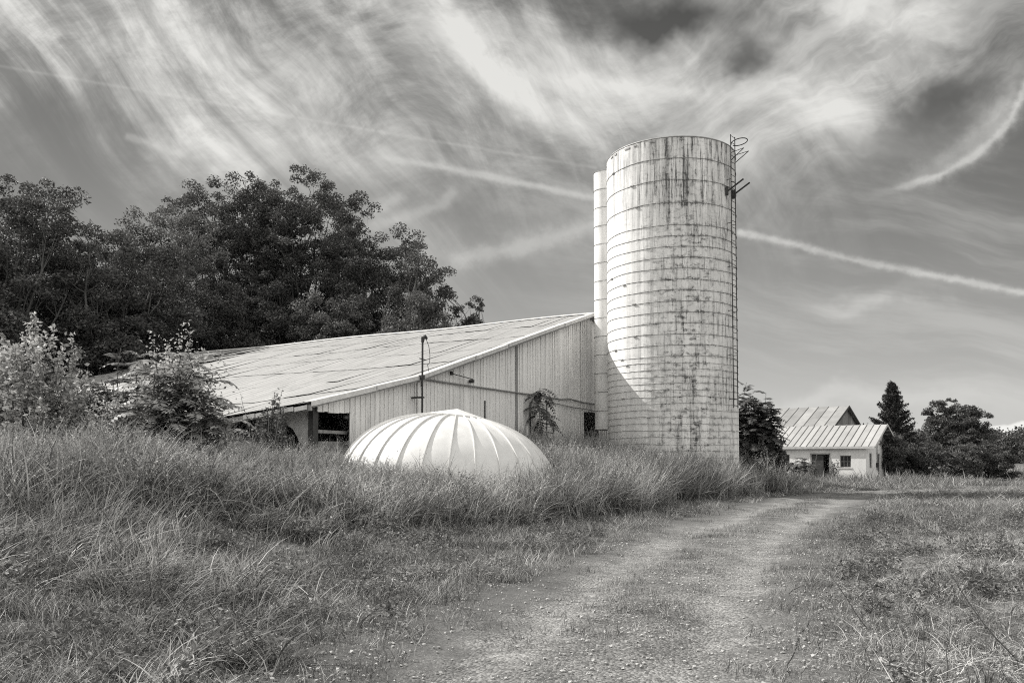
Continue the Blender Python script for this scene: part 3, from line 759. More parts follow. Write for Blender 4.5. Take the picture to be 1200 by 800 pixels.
b = MB(); b.tube([(2.75, -.06, .8), (2.75, -.06, 3.2)], .03, 6); b.tube([(.1, -.05, 2.4), (3.2, -.05, 2.62), (6.2, -.05, 2.4)], .015, 5); b.build('conduit', M['pipe'], shed)
b = MB(); b.box(2.62, 2.88, -.14, -.01, 1.0, 1.3); b.build('meter_box', M['iron'], shed)

old = empty('old_barn', (28.5 - 4.2 * .616, 68 - 4.2 * .788, 0), A52)
tag(old, 'old grey barn whose streaked metal roof rises behind the white shed', 'barn')
b = MB(); TW2 = 8.4; rg = random.Random(2)
for k in range(28):
    x = k * .3; x1 = x + .29; f_ = lambda q_: 4.2 + 1.8 * (1 - abs(q_ - 4.2) / 4.2) - .06
    b.hexa([(x, -.02, 0), (x1, -.02, 0), (x1, .02, 0), (x, .02, 0), (x, -.02, f_(x)), (x1, -.02, f_(x1)), (x1, .02, f_(x1)), (x, .02, f_(x))])
b.build('gable_wall', M['grey_wood'], old)
b = MB(); b.box(-.02, .04, .05, 15, 0, 4.15); b.box(8.36, 8.42, .05, 15, 0, 4.15); b.box(.05, 8.35, 14.9, 15, 0, 4.15); b.build('side_wall', M['grey_wood'], old)
roof_panels(4.2, 15, 4.2, 6.0, .4, .3, M['old_roof'], old, .85)
b = MB(); b.bar((-.4, -.32, 4.0), (4.2, -.32, 6.0), .04, .16); b.bar((8.8, -.32, 4.0), (4.2, -.32, 6.0), .04, .16); b.build('barge_board', M['dark_wood'], old)

# ------------------------------------------------------------------ foliage
def leaf_quads(C, L, W, rng, up=.0, nrm=None, droop=0.0, spread=1.0):
    """folded diamond leaves at centres C with random directions"""
    n = len(C)
    d = rng.normal(size=(n, 3)); d[:, 2] = d[:, 2] * .6 - droop; d /= np.linalg.norm(d, axis=1)[:, None]
    r = rng.normal(size=(n, 3)) * spread; r[:, 2] += up
    if nrm is not None: r += nrm
    s = np.cross(d, r); s /= np.linalg.norm(s, axis=1)[:, None] + 1e-9
    f = np.cross(s, d)
    L = L * rng.uniform(.65, 1.25, n)[:, None]; W = W * rng.uniform(.7, 1.2, n)[:, None]
    V = np.stack([C - d * L / 2, C + s * W / 2 + f * W * .15, C + d * L / 2 - f * L * .08, C - s * W / 2 + f * W * .15], 1).reshape(-1, 3)
    return V, np.arange(n * 4).reshape(-1, 4)
def lobe_points(lobes, n, rng, lo=.45):
    """points through the outer part of several ellipsoids (cx,cy,cz,rx,ry,rz)"""
    w = np.array([l[3] * l[4] + l[3] * l[5] for l in lobes]); k = rng.choice(len(lobes), n, p=w / w.sum())
    L = np.array(lobes)[k]; d = rng.normal(size=(n, 3)); d /= np.linalg.norm(d, axis=1)[:, None]
    r = rng.uniform(lo ** 2, 1, n) ** .5
    return L[:, :3] + d * L[:, 3:] * r[:, None], d
def limb(b, p0, p1, r0, r1, rng, bend=.12, n=6, seg=6):
    p0 = np.array(p0, float); p1 = np.array(p1, float); L = np.linalg.norm(p1 - p0)
    t = np.linspace(0, 1, n)[:, None]; off = rng.normal(size=3) * L * bend; off[2] = -abs(off[2]) * .5
    P = p0 + (p1 - p0) * t + off * (4 * t * (1 - t)) + rng.normal(size=(n, 3)) * L * .012 * (t > 0) * (t < 1)
    b.tube(P, np.linspace(r0, r1, n), seg, cap=False); return P
def tree(name, x, y, h, r, lab, cat='tree', group=None, seed=0, base=.08, nlobe=22, nclump=430, per=150, leaf=.23, cl=.85, mat='dark_leaf', rx=1.0, ry=1.0, z0=None, low=True, thin=1.0):
    rng = np.random.default_rng(seed + 100); z = float(H(x, y)) if z0 is None else z0
    root = empty(name, (x, y, z)); tag(root, lab, cat, group)
    lobes = []; z0_, z1_ = h * base, h
    for k in range(nlobe):               # a broad crown: clumps laid over an egg that is widest above its middle
        a = k * 2.4 + rng.random() * .8; t = .12 + .80 * (k + rng.random() * .6) / nlobe
        zz = z0_ + (z1_ - z0_) * t; env = max(.0, 1 - ((t - .50) / .62) ** 2) ** .5
        q = r * rng.uniform(.36, .50); rr = max(0, r * env - q * .75) * rng.uniform(.75, 1.05); vz = min(q * .85, (h - zz) * 1.02 + .3)
        lobes.append((math.cos(a) * rr * rx, math.sin(a) * rr * ry, zz, q * rx, q * ry, vz))
    for t, w in ((.35, .62), (.6, .66)) if low else (): lobes.append((0, 0, z0_ + (z1_ - z0_) * t, r * w * rx, r * w * ry, h * .2))
    C, d = lobe_points(lobes, nclump, rng, .5)
    b = MB(); top = np.array([rng.normal() * .3, rng.normal() * .3, h * .78])
    T = limb(b, (0, 0, -.3), top, h * .018 + .07, .05, rng, .04, 9, 9)
    for l in lobes:
        k = int(np.clip(len(T) * (l[2] / h * .62), 1, len(T) - 2)); P = limb(b, T[k], l[:3], .035 + r * .012, .03, rng)
        near = C[np.argsort(np.linalg.norm(C - np.array(l[:3]), axis=1))[:9]]
        for c in near: limb(b, P[rng.integers(2, 6)], c, .03, .008, rng, .1, 4, 4)
    b.build('trunk', M['bark'], root)
    sc = rng.uniform(.6, 1.25, nclump)
    cnt = np.maximum(8, (per * sc * thin).astype(int)); K = np.repeat(np.arange(nclump), cnt); N = len(K)
    off = rng.normal(size=(N, 3)); off /= np.linalg.norm(off, axis=1)[:, None]; off *= (rng.random(N) ** .45)[:, None]
    P = C[K] + off * np.array([1, 1, .55]) * (cl * sc[K])[:, None] + d[K] * .0
    P[:, 2] -= (off[:, 0] ** 2 + off[:, 1] ** 2) * cl * .25
    V, q = leaf_quads(P, leaf, leaf * .55, rng, up=.7, nrm=off * .8, droop=.25)
    mesh_np('crown', V, q, mat=M[mat], parent=root)
    return root
def frond(b_v, b_q, st_b, p0, d0, L, rng, leaf=.13, pairs=9, droop=.9, n0=0):
    """a pinnate leaf: an arching midrib with pairs of pointed leaflets"""
    d0 = np.array(d0, float); d0 /= np.linalg.norm(d0); P = [np.array(p0, float)]; d = d0.copy(); seg = L / pairs; D = []
    for k in range(pairs):
        d = d + np.array([0, 0, -droop * .17]); d /= np.linalg.norm(d); P.append(P[-1] + d * seg); D.append(d)
    st_b.tube(P, np.linspace(.007, .003, len(P)), 3, cap=False)
    up = np.array([0, 0, 1.0])
    for k in range(1, pairs + 1):
        d = D[k - 1]; s = np.cross(d, up); s /= np.linalg.norm(s) + 1e-9; f = np.cross(s, d)
        l = leaf * math.sin(math.pi * (.18 + .72 * k / pairs)) * rng.uniform(.85, 1.15)
        for sg in (-1, 1):
            dd = s * sg * .85 + d * .45 - f * rng.uniform(.1, .45); dd /= np.linalg.norm(dd); ww = np.cross(dd, f); ww /= np.linalg.norm(ww) + 1e-9
            a = P[k]; w = l * .24
            b_v += [a, a + dd * l * .4 + ww * w, a + dd * l, a + dd * l * .4 - ww * w]; b_q.append((n0 + len(b_v) - 4, n0 + len(b_v) - 3, n0 + len(b_v) - 2, n0 + len(b_v) - 1))
def frond_shrub(name, x, y, h, r, lab, cat='shrub', seed=0, stems=9, fr=9, leaf=.16, L=.75, mat='frond_leaf', z0=None, small=0, smat='pale_leaf', parts=('foliage', 'stem')):
    """suckering shrub: leaning stems, whorls of long pinnate leaves, small leafy shoots between them"""
    rng = np.random.default_rng(seed + 500); z = float(H(x, y)) if z0 is None else z0
    root = empty(name, (x, y, z)); tag(root, lab, cat)
    st = MB(); bv = []; bq = []
    SP = []
    for k in range(stems):
        a = rng.uniform(0, 6.28); rr = r * math.sqrt(rng.random()); hh = h * rng.uniform(.55, 1.0) * (1 - .35 * (rr / r) ** 2)
        T = limb(st, (math.cos(a) * rr * .35, math.sin(a) * rr * .35, -.1), (math.cos(a) * rr * .85, math.sin(a) * rr * .85, hh), .028, .010, rng, .05, 8, 5); SP.append(T)
        for j in range(fr):
            t = .30 + .70 * (j + rng.random() * .6) / fr; i = min(6, int(t * 7)); p = T[i] + (T[i + 1] - T[i]) * (t * 7 - i)
            aa = j * 2.4 + rng.random(); el = .25 + .8 * t
            frond(bv, bq, st, p, (math.cos(aa), math.sin(aa), el), L * rng.uniform(.65, 1.15), rng, leaf, int(rng.integers(7, 11)), rng.uniform(.8, 1.3))
    V = np.array(bv); q = np.array(bq)
    if len(V): mesh_np(parts[0], V, q, mat=M[mat], parent=root)
    if small:
        C = []
        for T in SP:
            for i in range(2, 8):
                for _ in range(3):
                    c = T[i] + rng.normal(size=3) * np.array([.4, .4, .3]) * r * .3
                    for u in np.linspace(0, 1, small):
                        C.append(c + np.array([0, 0, .55]) * u + rng.normal(size=3) * .07)
        C = np.array(C); C = C[(C[:, 2] > .2)]
        V, q = leaf_quads(C, .085, .055, rng, up=.6, droop=.1); mesh_np('small_leaves', V, q, mat=M[smat], parent=root)
    st.build(parts[1], M['bark'], root); return root
def leafy_shrub(name, x, y, h, r, lab, cat='shrub', seed=0, shoots=46, per=60, leaf=.075, mat='pale_leaf', z0=None, lean=.25, parts=('foliage', 'stem')):
    """upright shoots set all along with small leaves"""
    rng = np.random.default_rng(seed + 900); z = float(H(x, y)) if z0 is None else z0
    root = empty(name, (x, y, z)); tag(root, lab, cat); st = MB(); C = []
    for k in range(shoots):
        a = rng.uniform(0, 6.28); rr = r * math.sqrt(rng.random()); hh = h * rng.uniform(.45, 1.0) * (1 - .45 * (rr / r) ** 2)
        T = limb(st, (math.cos(a) * rr * .4, math.sin(a) * rr * .4, -.1), (math.cos(a) * rr + rng.normal() * lean * .3, math.sin(a) * rr + rng.normal() * lean * .3, hh), .018, .005, rng, .06, 9, 4)
        t = rng.uniform(.15, 1, per); i = np.minimum(7, (t * 8).astype(int)); p = T[i] + (T[i + 1] - T[i]) * (t * 8 - i)[:, None]
        C.append(p + rng.normal(size=(per, 3)) * (.10 * (1.25 - t))[:, None] + rng.normal(size=(per, 3)) * .035)
    V, q = leaf_quads(np.concatenate(C), leaf, leaf * .62, rng, up=.6, droop=.1)
    mesh_np(parts[0], V, q, mat=M[mat], parent=root); st.build(parts[1], M['bark'], root); return root

GW = 'trees of the wood behind the barn'
TREES = [  # x, y, h, r, seed, leaf material, options, label
 (-32.8, 52, 20.2, 5.0, 1, 'dark_leaf', dict(rx=1.0), 'tall dark tree with a ragged top at the far left edge of the wood'),
 (-40, 50, 15.5, 5.0, 2, 'dark_leaf', {}, 'dark tree cut by the left edge of the picture, lower than its neighbour'),
 (-27.6, 56, 17.0, 4.8, 3, 'dark_leaf', dict(), 'dark round topped tree right of the tall leftmost tree'),
 (-27.5, 64, 21.5, 5.0, 4, 'mid_leaf', dict(nclump=240), 'lighter leaved tree in the dip left of the two biggest crowns'),
 (-26.8, 53.5, 10.6, 3.6, 5, 'dark_leaf', dict(), 'low dark tree overhanging the left end of the barn roof'),
 (-32.8, 47, 10.5, 3.8, 6, 'dark_leaf', dict(), 'low dark tree standing behind the pale leafy shrub on the left'),
 (-26.0, 74, 27.6, 7.0, 7, 'dark_leaf', dict(nclump=800, nlobe=38, per=150, cl=.85), 'left one of the two tallest broad trees behind the barn'),
 (-18.6, 73, 27.2, 6.8, 8, 'dark_leaf', dict(nclump=800, nlobe=38, per=150, cl=.85), 'right one of the two tallest broad trees behind the barn'),
 (-12.2, 70, 22.0, 5.2, 9, 'dark_leaf', dict(), 'dark tree stepping down right of the tallest crowns behind the barn'),
 (-22.0, 66, 15.5, 4.4, 10, 'dark_leaf', dict(), 'lower dark tree in front of the tallest crowns, above the barn ridge'),
 (-14.5, 64.5, 14.5, 4.0, 11, 'mid_leaf', dict(), 'lower mid grey tree above the middle of the barn ridge'),
 (-7.6, 64, 17.8, 3.1, 12, 'dark_leaf', dict(nclump=220), 'narrow dark round topped tree near the right end of the wood'),
 (-37.5, 58, 17.5, 5.0, 14, 'dark_leaf', {}, 'dark tree behind the tall leftmost one, filling the gap to its left'),
 (-33.0, 63, 19.0, 5.2, 15, 'dark_leaf', {}, 'dark tree in the second row right behind the tall leftmost one'),
 (-7.6, 60, 13.2, 2.9, 13, 'mid_leaf', dict(nclump=220, nlobe=16), 'pale leaved tree before the narrow dark one at the right end of the wood'),
]
for (x, y, h, r, sd_, mt, kw, lab) in TREES: tree('broadleaf_tree', x, y, h, r, lab, group=GW, seed=sd_, mat=mt, **kw)
tree('sapling', -3.9, 66, 14.6, 1.9, 'small open sapling standing alone at the right end of the wood', seed=31, nlobe=14, nclump=100, per=80, leaf=.18, cl=.42, low=False, base=.3)
# a bare dead crown sticking out at the left
rng = np.random.default_rng(77); dt = empty('dead_tree', (-28.2, 52, 0)); tag(dt, 'bare dead tree with thin forked twigs above the left wood', 'tree')
b = MB(); T = limb(b, (0, 0, 0), (.4, 0, 15.2), .16, .05, rng, .03, 8)
for k in range(14):
    p = T[int(rng.integers(5, 8))]; a = rng.uniform(0, 6.28); e_ = p + np.array([math.cos(a) * 1.3, math.sin(a) * 1.3, rng.uniform(.8, 2.2)])
    Q = limb(b, p, e_, .04, .012, rng, .1)
    for j in range(5): limb(b, Q[int(rng.integers(2, 6))], e_ + rng.normal(size=3) * .6, .014, .006, rng, .1, 4, 4)
b.build('trunk', M['bark'], dt)

# plants round the barn
leafy_shrub('shrub', -11.2, 18.6, 4.25, 1.5, 'pale upright leafy shrub at the far left edge of the tall grass', seed=1, shoots=150, per=160, leaf=.13)
frond_shrub('sumac_shrub', -9.8, 20.0, 3.7, 1.2, 'shrub of drooping feather leaves just right of the pale upright one', seed=2, stems=26, fr=14, L=.85, leaf=.22, mat='mid_leaf')
frond_shrub('sumac_shrub', -7.75, 18.6, 3.6, 1.45, 'bright feather leaved shrub before the low left eave of the barn', seed=3, stems=34, fr=15, small=6, L=.85, leaf=.25)
leafy_shrub('shrub', -8.7, 17.6, 2.3, 1.2, 'low rounded shrub with tiny leaves under the bright feather leaved one', seed=4, shoots=110, per=140, leaf=.08, mat='pale_leaf')
frond_shrub('sumac_shrub', -14.6, 22.6, 4.3, 1.6, 'dark feather leaved shrub cut by the left edge of the picture', seed=5, stems=26, fr=13, mat='mid_leaf', L=.95, leaf=.24)
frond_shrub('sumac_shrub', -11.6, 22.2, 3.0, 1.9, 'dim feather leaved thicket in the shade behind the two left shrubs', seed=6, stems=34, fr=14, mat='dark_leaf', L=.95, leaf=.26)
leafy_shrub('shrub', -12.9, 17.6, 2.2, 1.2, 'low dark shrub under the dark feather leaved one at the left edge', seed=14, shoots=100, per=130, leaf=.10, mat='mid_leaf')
leafy_shrub('climbing_vine', -7.0, 23.5, 2.85, .50, 'dark climbing vine hanging over the broken eave posts of the barn', 'vine', seed=7, shoots=40, per=90, leaf=.12, mat='mid_leaf')
leafy_shrub('tall_weed', -6.7, 22.6, 3.35, .28, 'thin weed with sparse shoots rising past the barn eave, right of the two', 'weed', seed=8, shoots=5, per=26, leaf=.08, mat='mid_leaf', lean=.3)
leafy_shrub('tall_weed', -7.9, 22.9, 2.9, .25, 'thin weed with sparse shoots rising past the barn eave, left of the two', 'weed', seed=9, shoots=4, per=24, leaf=.08, mat='mid_leaf', lean=.3)
# tree of heaven growing against the gable wall
rng = np.random.default_rng(12); hx, hy, _ = bw(13.3, -.5); hp = empty('wall_sapling', (hx, hy, bz(13.3, -.5))); tag(hp, 'dark long leaved sapling growing against the barn gable wall', 'sapling')
st = MB(); bv = []; bq = []; g0 = bz(13.3, -.5)
T = limb(st, (0, 0, 0), (-.1, -.1, 4.75 - g0), .03, .012, rng, .03, 9, 6)
for j in range(34):
    t = rng.uniform(.62, 1.0) if j < 26 else rng.uniform(.45, .62); i = min(7, int(t * 8)); p = T[i] + (T[i + 1] - T[i]) * (t * 8 - i)
    a = rng.uniform(0, 6.28); frond(bv, bq, st, p, (math.cos(a), math.sin(a), rng.uniform(.0, .7)), rng.uniform(.9, 1.45), rng, .27, 9, rng.uniform(.8, 1.7))
mesh_np('foliage', np.array(bv), np.array(bq), mat=M['dark_leaf'], parent=hp); st.build('stem', M['bark'], hp)
hx, hy, _ = bw(19.9, -.9)
leafy_shrub('tall_weed', hx, hy, 2.4, .3, 'pale tall weed in the dark doorway between barn and silo', 'weed', seed=21, shoots=6, per=40, leaf=.10)

# right hand side
frond_shrub('sumac_tree', 13.2, 43.5, 5.4, 1.5, 'dark feather leaved small tree right beside the silo', 'tree', seed=41, stems=34, fr=18, L=1.1, leaf=.34, mat='dark_leaf', parts=('crown', 'trunk'))
leafy_shrub('shrub', 13.5, 42.6, 2.7, 1.3, 'dark rounded shrub at the foot of the small tree beside the silo', seed=42, shoots=110, per=110, leaf=.18, mat='dark_leaf')
leafy_shrub('shrub', 15.0, 46.5, 2.3, 1.0, 'low dark shrub before the left window of the white shed', seed=43, shoots=70, per=90, leaf=.16, mat='dark_leaf')
frond_shrub('sumac_shrub', 19.2, 52.3, 1.9, .8, 'feather leaved shrub growing before the shed doorway', seed=44, stems=22, fr=10, L=.65, leaf=.24, mat='mid_leaf')
leafy_shrub('climbing_vine', 21.2, 52.55, 2.1, .35, 'small vine hanging at the corner of the shed doorway', 'vine', seed=45, shoots=12, per=40, leaf=.12, mat='mid_leaf')
def conifer(x, y, h, r, seed, lab):
    rng = np.random.default_rng(seed); root = empty('cedar_tree', (x, y, float(H(x, y)))); tag(root, lab, 'tree')
    b = MB(); b.tube([(0, 0, -.2), (.1, 0, h * .5), (0, 0, h * .97)], [.16, .1, .02], 7); P = []
    nb = 230
    for k in range(nb):
        t = .08 + .92 * (k / nb) ** .9; a = k * 2.4 + rng.random(); L = r * (1 - t) ** .85 * rng.uniform(.5, 1.12) + .15
        p = np.array([0, 0, h * t]); e_ = p + np.array([math.cos(a) * L, math.sin(a) * L, L * rng.uniform(.25, .75)])
        limb(b, p, e_, .025, .006, rng, .05, 4, 4)
        n = int(190 * L / r) + 40; u = rng.random(n)[:, None] ** .7
        P.append(p + (e_ - p) * u + rng.normal(size=(n, 3)) * .13 * (1.15 - u) + rng.normal(size=(n, 3)) * .05)
    b.build('trunk', M['bark'], root); V, q = leaf_quads(np.concatenate(P), .19, .07, rng, up=.3, droop=-.35)
    mesh_np('crown', V, q, mat=M['conifer'], parent=root)
conifer(29.4, 61.5, 7.3, 2.5, 51, 'dark pointed cedar standing right of the white shed')
tree('broadleaf_tree', 36.8, 66, 6.2, 2.7, 'broad low tree with an uneven crown in the right distance', seed=52, nlobe=26, nclump=230, per=120, leaf=.17, cl=.42, mat='dark_leaf', base=.2)
GB = 'bushes right of the shed'
for k, (x, y, h, r, mt, lab) in enumerate(((26.9, 56.6, 3.6, 1.4, 'mid_leaf', 'lighter bush close against the right side of the shed'), (29.2, 57, 2.5, 1.5, 'dark_leaf', 'dark bush below the cedar'),
        (32.3, 58, 2.9, 1.8, 'mid_leaf', 'mid grey bush left of centre in the row right of the shed'), (35.2, 58.5, 2.6, 1.8, 'dark_leaf', 'dark bush below the broad low tree'), (30.6, 62, 2.6, 1.6, 'dark_leaf', 'dark bush half hidden behind the row right of the cedar'))):
    tree('bush', x, y, h, r, lab, 'bush', GB, seed=60 + k, base=.0, nlobe=12, nclump=110, per=100, leaf=.15, cl=.36, mat=mt)
# the far tree line, one mass
rng = np.random.default_rng(9); P = []; Nf = 0
cl_ = []
for k in range(900):
    x = rng.uniform(-180, 260); y = 205 + rng.uniform(-14, 30) + abs(x) * .05; hh = 6.2 + 3.0 * fbm(x, y, 22, 3) + rng.uniform(-1, 1)
    if y > 212: hh += 1.2
    for z in np.arange(.8, hh, 1.15): cl_.append((x + rng.normal() * .8, y + rng.normal() * .8, z, 1.7 * (1.15 - .55 * z / hh)))
cl_ = np.array(cl_); K = np.repeat(np.arange(len(cl_)), 44); off = rng.normal(size=(len(K), 3)) * .55
V, q = leaf_quads(cl_[K, :3] + off * cl_[K, 3][:, None], .75, .5, rng, up=.8)
tag(mesh_np('far_woods', V, q, mat=M['dark_leaf']), kind='stuff')

# ------------------------------------------------------------------ grass: tufts laid out by instancing inside ONE object each
def scatter(name, variants, P, yaw, tilt, scl, mat, rng, kind='stuff', label=None):
    nv = len(variants); vs_ = []; qs = []; vid = []; n = 0
    for k, (v, q) in enumerate(variants):
        v = np.asarray(v); vs_.append(v); qs.append(np.asarray(q) + n); vid.append(np.full(len(v), k + 1)); n += len(v)
    vs_.append(P); vid.append(np.zeros(len(P), int))
    o = mesh_np(name, np.concatenate(vs_), np.concatenate(qs), mat=M[mat]); me = o.data; N = len(me.vertices)
    vid = np.concatenate(vid).astype(np.int32)
    rot = np.zeros((N, 3), np.float32); rot[n:, 0] = tilt[:, 0]; rot[n:, 1] = tilt[:, 1]; rot[n:, 2] = yaw
    sc_a = np.ones((N, 3), np.float32); sc_a[n:] = scl
    pk = np.zeros(N, np.int32); pk[n:] = rng.integers(0, nv, N - n)
    for nm, ty, ar, f_ in (('vid', 'INT', vid, 'value'), ('pick', 'INT', pk, 'value'), ('rot', 'FLOAT_VECTOR', rot, 'vector'), ('scl', 'FLOAT_VECTOR', sc_a, 'vector')):
        a = me.attributes.new(nm, ty, 'POINT'); a.data.foreach_set(f_, ar.ravel())
    g = bpy.data.node_groups.new(name + '_nodes', 'GeometryNodeTree')
    g.interface.new_socket('Geometry', in_out='INPUT', socket_type='NodeSocketGeometry'); g.interface.new_socket('Geometry', in_out='OUTPUT', socket_type='NodeSocketGeometry')
    N_ = g.nodes.new; L = g.links.new
    gi = N_('NodeGroupInput'); go = N_('NodeGroupOutput')
    def attr(nm, ty):
        a = N_('GeometryNodeInputNamedAttribute'); a.data_type = ty; a.inputs[0].default_value = nm; return a.outputs[0]
    def pickv(k):
        c = N_('FunctionNodeCompare'); c.data_type = 'INT'; c.operation = 'EQUAL'; L(attr('vid', 'INT'), c.inputs[2]); c.inputs[3].default_value = k
        s_ = N_('GeometryNodeSeparateGeometry'); s_.domain = 'POINT'; L(gi.outputs[0], s_.inputs[0]); L(c.outputs[0], s_.inputs[1]); return s_.outputs[0]
    j = N_('GeometryNodeJoinGeometry')
    for k in range(nv):
        gti = N_('GeometryNodeGeometryToInstance'); L(pickv(k + 1), gti.inputs[0]); L(gti.outputs[0], j.inputs[0])
    ip = N_('GeometryNodeInstanceOnPoints'); L(pickv(0), ip.inputs['Points']); L(j.outputs[0], ip.inputs['Instance'])
    ip.inputs['Pick Instance'].default_value = True; L(attr('pick', 'INT'), ip.inputs['Instance Index'])
    L(attr('rot', 'FLOAT_VECTOR'), ip.inputs['Rotation']); L(attr('scl', 'FLOAT_VECTOR'), ip.inputs['Scale'])
    L(ip.outputs[0], go.inputs[0])
    md = o.modifiers.new('scatter', 'NODES'); md.node_group = g
    tag(o, label, kind=kind); return o
def blades(rng, n, rad, h0, h1, w, bend, seg=4, lean=(0, 0), flat=0.0):
    """n bent tapering blades rooted inside a disc"""
    a = rng.uniform(0, 2 * np.pi, n); r = rad * np.sqrt(rng.random(n)); root = np.stack([np.cos(a) * r, np.sin(a) * r, np.full(n, -.04)], 1)
    L = rng.uniform(h0, h1, n); da = rng.uniform(0, 2 * np.pi, n); d = np.stack([np.cos(da) + lean[0] * 2, np.sin(da) + lean[1] * 2, np.zeros(n)], 1)
    d /= np.linalg.norm(d, axis=1)[:, None] + 1e-6
    b = bend * rng.uniform(.4, 1.4, n); th0 = flat + rng.uniform(0, .25, n)
    sd2 = np.stack([-d[:, 1], d[:, 0], np.zeros(n)], 1); tw = rng.uniform(-.9, .9, n)
    sd2 = sd2 * np.cos(tw)[:, None] + d * np.sin(tw)[:, None]
    pts = [root]; p = root.copy()
    for k in range(seg):
        th = th0 + b * ((k + .6) / seg) ** 1.3
        p = p + (d * np.sin(th)[:, None] + np.array([0, 0, 1.0]) * np.cos(th)[:, None]) * (L / seg)[:, None]; pts.append(p.copy())
    V = np.zeros((n, (seg + 1) * 2, 3)); ww = w * rng.uniform(.6, 1.3, n)
    for k in range(seg + 1):
        f_ = (1 - (k / seg) ** 1.6) * .5 + .03; V[:, k * 2] = pts[k] - sd2 * (ww * f_)[:, None]; V[:, k * 2 + 1] = pts[k] + sd2 * (ww * f_)[:, None]
    base = (np.arange(n) * (seg + 1) * 2)[:, None]
    q = np.stack([base + np.array([k * 2, k * 2 + 1, k * 2 + 3, k * 2 + 2]) for k in range(seg)], 1).reshape(-1, 4)
    return V.reshape(-1, 3), q, np.array(pts)
def with_heads(rng, v, q, pts, frac=.35, ln=.12, w=.012):
    n = pts.shape[1]; k = rng.choice(n, int(n * frac), replace=False); C = []
    for t in np.linspace(-.1, 1.0, 7): C.append(pts[-2][k] + (pts[-1][k] - pts[-2][k]) * t + rng.normal(size=(len(k), 3)) * .012)
    C = np.concatenate(C); V2, q2 = leaf_quads(C, ln * .35, w, rng, up=.2, droop=-.8)
    return np.concatenate([v, V2]), np.concatenate([q, q2 + len(v)])
rg = np.random.default_rng(21)
tallv = []
for k in range(5):
    v, q, p = blades(rg, 46, .30, .75, 1.45, .020, 1.25, 5); tallv.append(with_heads(rg, v, q, p, .3))
seedv = []
for k in range(2):
    v, q, p = blades(rg, 16, .22, 1.1, 1.6, .012, .7, 5); seedv.append(with_heads(rg, v, q, p, .9, .16, .018))
longv = [blades(rg, 46, .22, .30, .85, .012, 1.5, 5, lean=(.45, -.15))[:2] for k in range(5)]
medv = [blades(rg, 52, .20, .12, .42, .009, 1.3, 4)[:2] for k in range(5)]
turfv = [blades(rg, 70, .20, .04, .15, .006, 1.2, 3)[:2] for k in range(5)]
strawv = [blades(rg, 34, .30, .12, .50, .005, .5, 3, flat=1.15)[:2] for k in range(4)]
def weed_var(h, n):
    a, b_ = [], []; C = []
    for k in range(n):
        x, y = rg.normal(size=2) * .14; hh = h * rg.uniform(.5, 1)
        for t in np.linspace(.1, 1, 14): C.append((x + rg.normal() * .05, y + rg.normal() * .05, hh * t))
    return leaf_quads(np.array(C), .075, .035, rg, up=.8)
bentv = [blades(rg, 7, .25, .7, 1.25, .016, 2.4, 5, flat=.2)[:2] for _ in range(4)]
weedv = [weed_var(.35, 9) for _ in range(4)]
bigleafv = [leaf_quads(np.stack([rg.normal(size=150) * .15, rg.normal(size=150) * .15, rg.uniform(.02, .30, 150)], 1), .062, .030, rg, up=.7) for _ in range(4)]
tallweedv = [weed_var(1.25, 10) for _ in range(3)]

def region(x0, x1, y0, y1, dens, rng):
    n = int((x1 - x0) * (y1 - y0) * dens); return rng.uniform(x0, x1, n), rng.uniform(y0, y1, n)
def inview(x, y, m=1.5): return np.abs(x) < y * .70 + m
def clear(x, y):            # keep off buildings, silo and dome
    u = (x - BX) * .5075 + (y - BY) * .8616; v = -(x - BX) * .8616 + (y - BY) * .5075
    k = ~((u > -.15) & (u < UW + .2) & (v > -.08) & (v < LB))
    k &= (x - SX) ** 2 + (y - SY) ** 2 > 3.25 ** 2
    k &= (x - DX) ** 2 + (y - DY) ** 2 > 2.95 ** 2
    a = math.radians(52); g = (x - 23.5) * math.cos(a) + (y - 53) * math.sin(a); w = -(x - 23.5) * math.sin(a) + (y - 53) * math.cos(a)
    return k & ~((g > -.15) & (g < TW + .1) & (w > -.1) & (w < SL + .1))
def lay(name, variants, x, y, mat, rng, s0=.8, s1=1.2, tilt=.12, lean=None, zs=1.0, dz=0.0):
    n = len(x); P = np.stack([x, y, H(x, y) + dz], 1); s_ = rng.uniform(s0, s1, n)
    t = rng.normal(size=(n, 2)) * tilt
    S3 = np.stack([s_, s_, s_ * (zs if np.isscalar(zs) else zs)], 1)
    yaw = rng.uniform(0, 6.28, n) if lean is None else lean + rng.normal(size=n) * .5
    return scatter(name, variants, P, yaw, t, S3, mat, rng)
rg = np.random.default_rng(33)
D = dleft
def tallmask(x, y):         # 0..1 how much of the tall stand grows here
    d = D(x, y); edge = 3.2 + (fbm(x, y, 3.5, 2) - .5) * 2.6 + sstep(y, 20, 6) * 5.0 + sstep(y, 13, 9) * 2.5
    edge = edge - sstep(y, 24, 36) * .9
    m = sstep(d, edge, edge + 1.2)
    m = m * (1 - .5 * sstep(y, 37, 40) * sstep(x, 9, 11))
    m = m * np.where(y > 44, sstep(-x, -14, -10), 1.0)
    return m
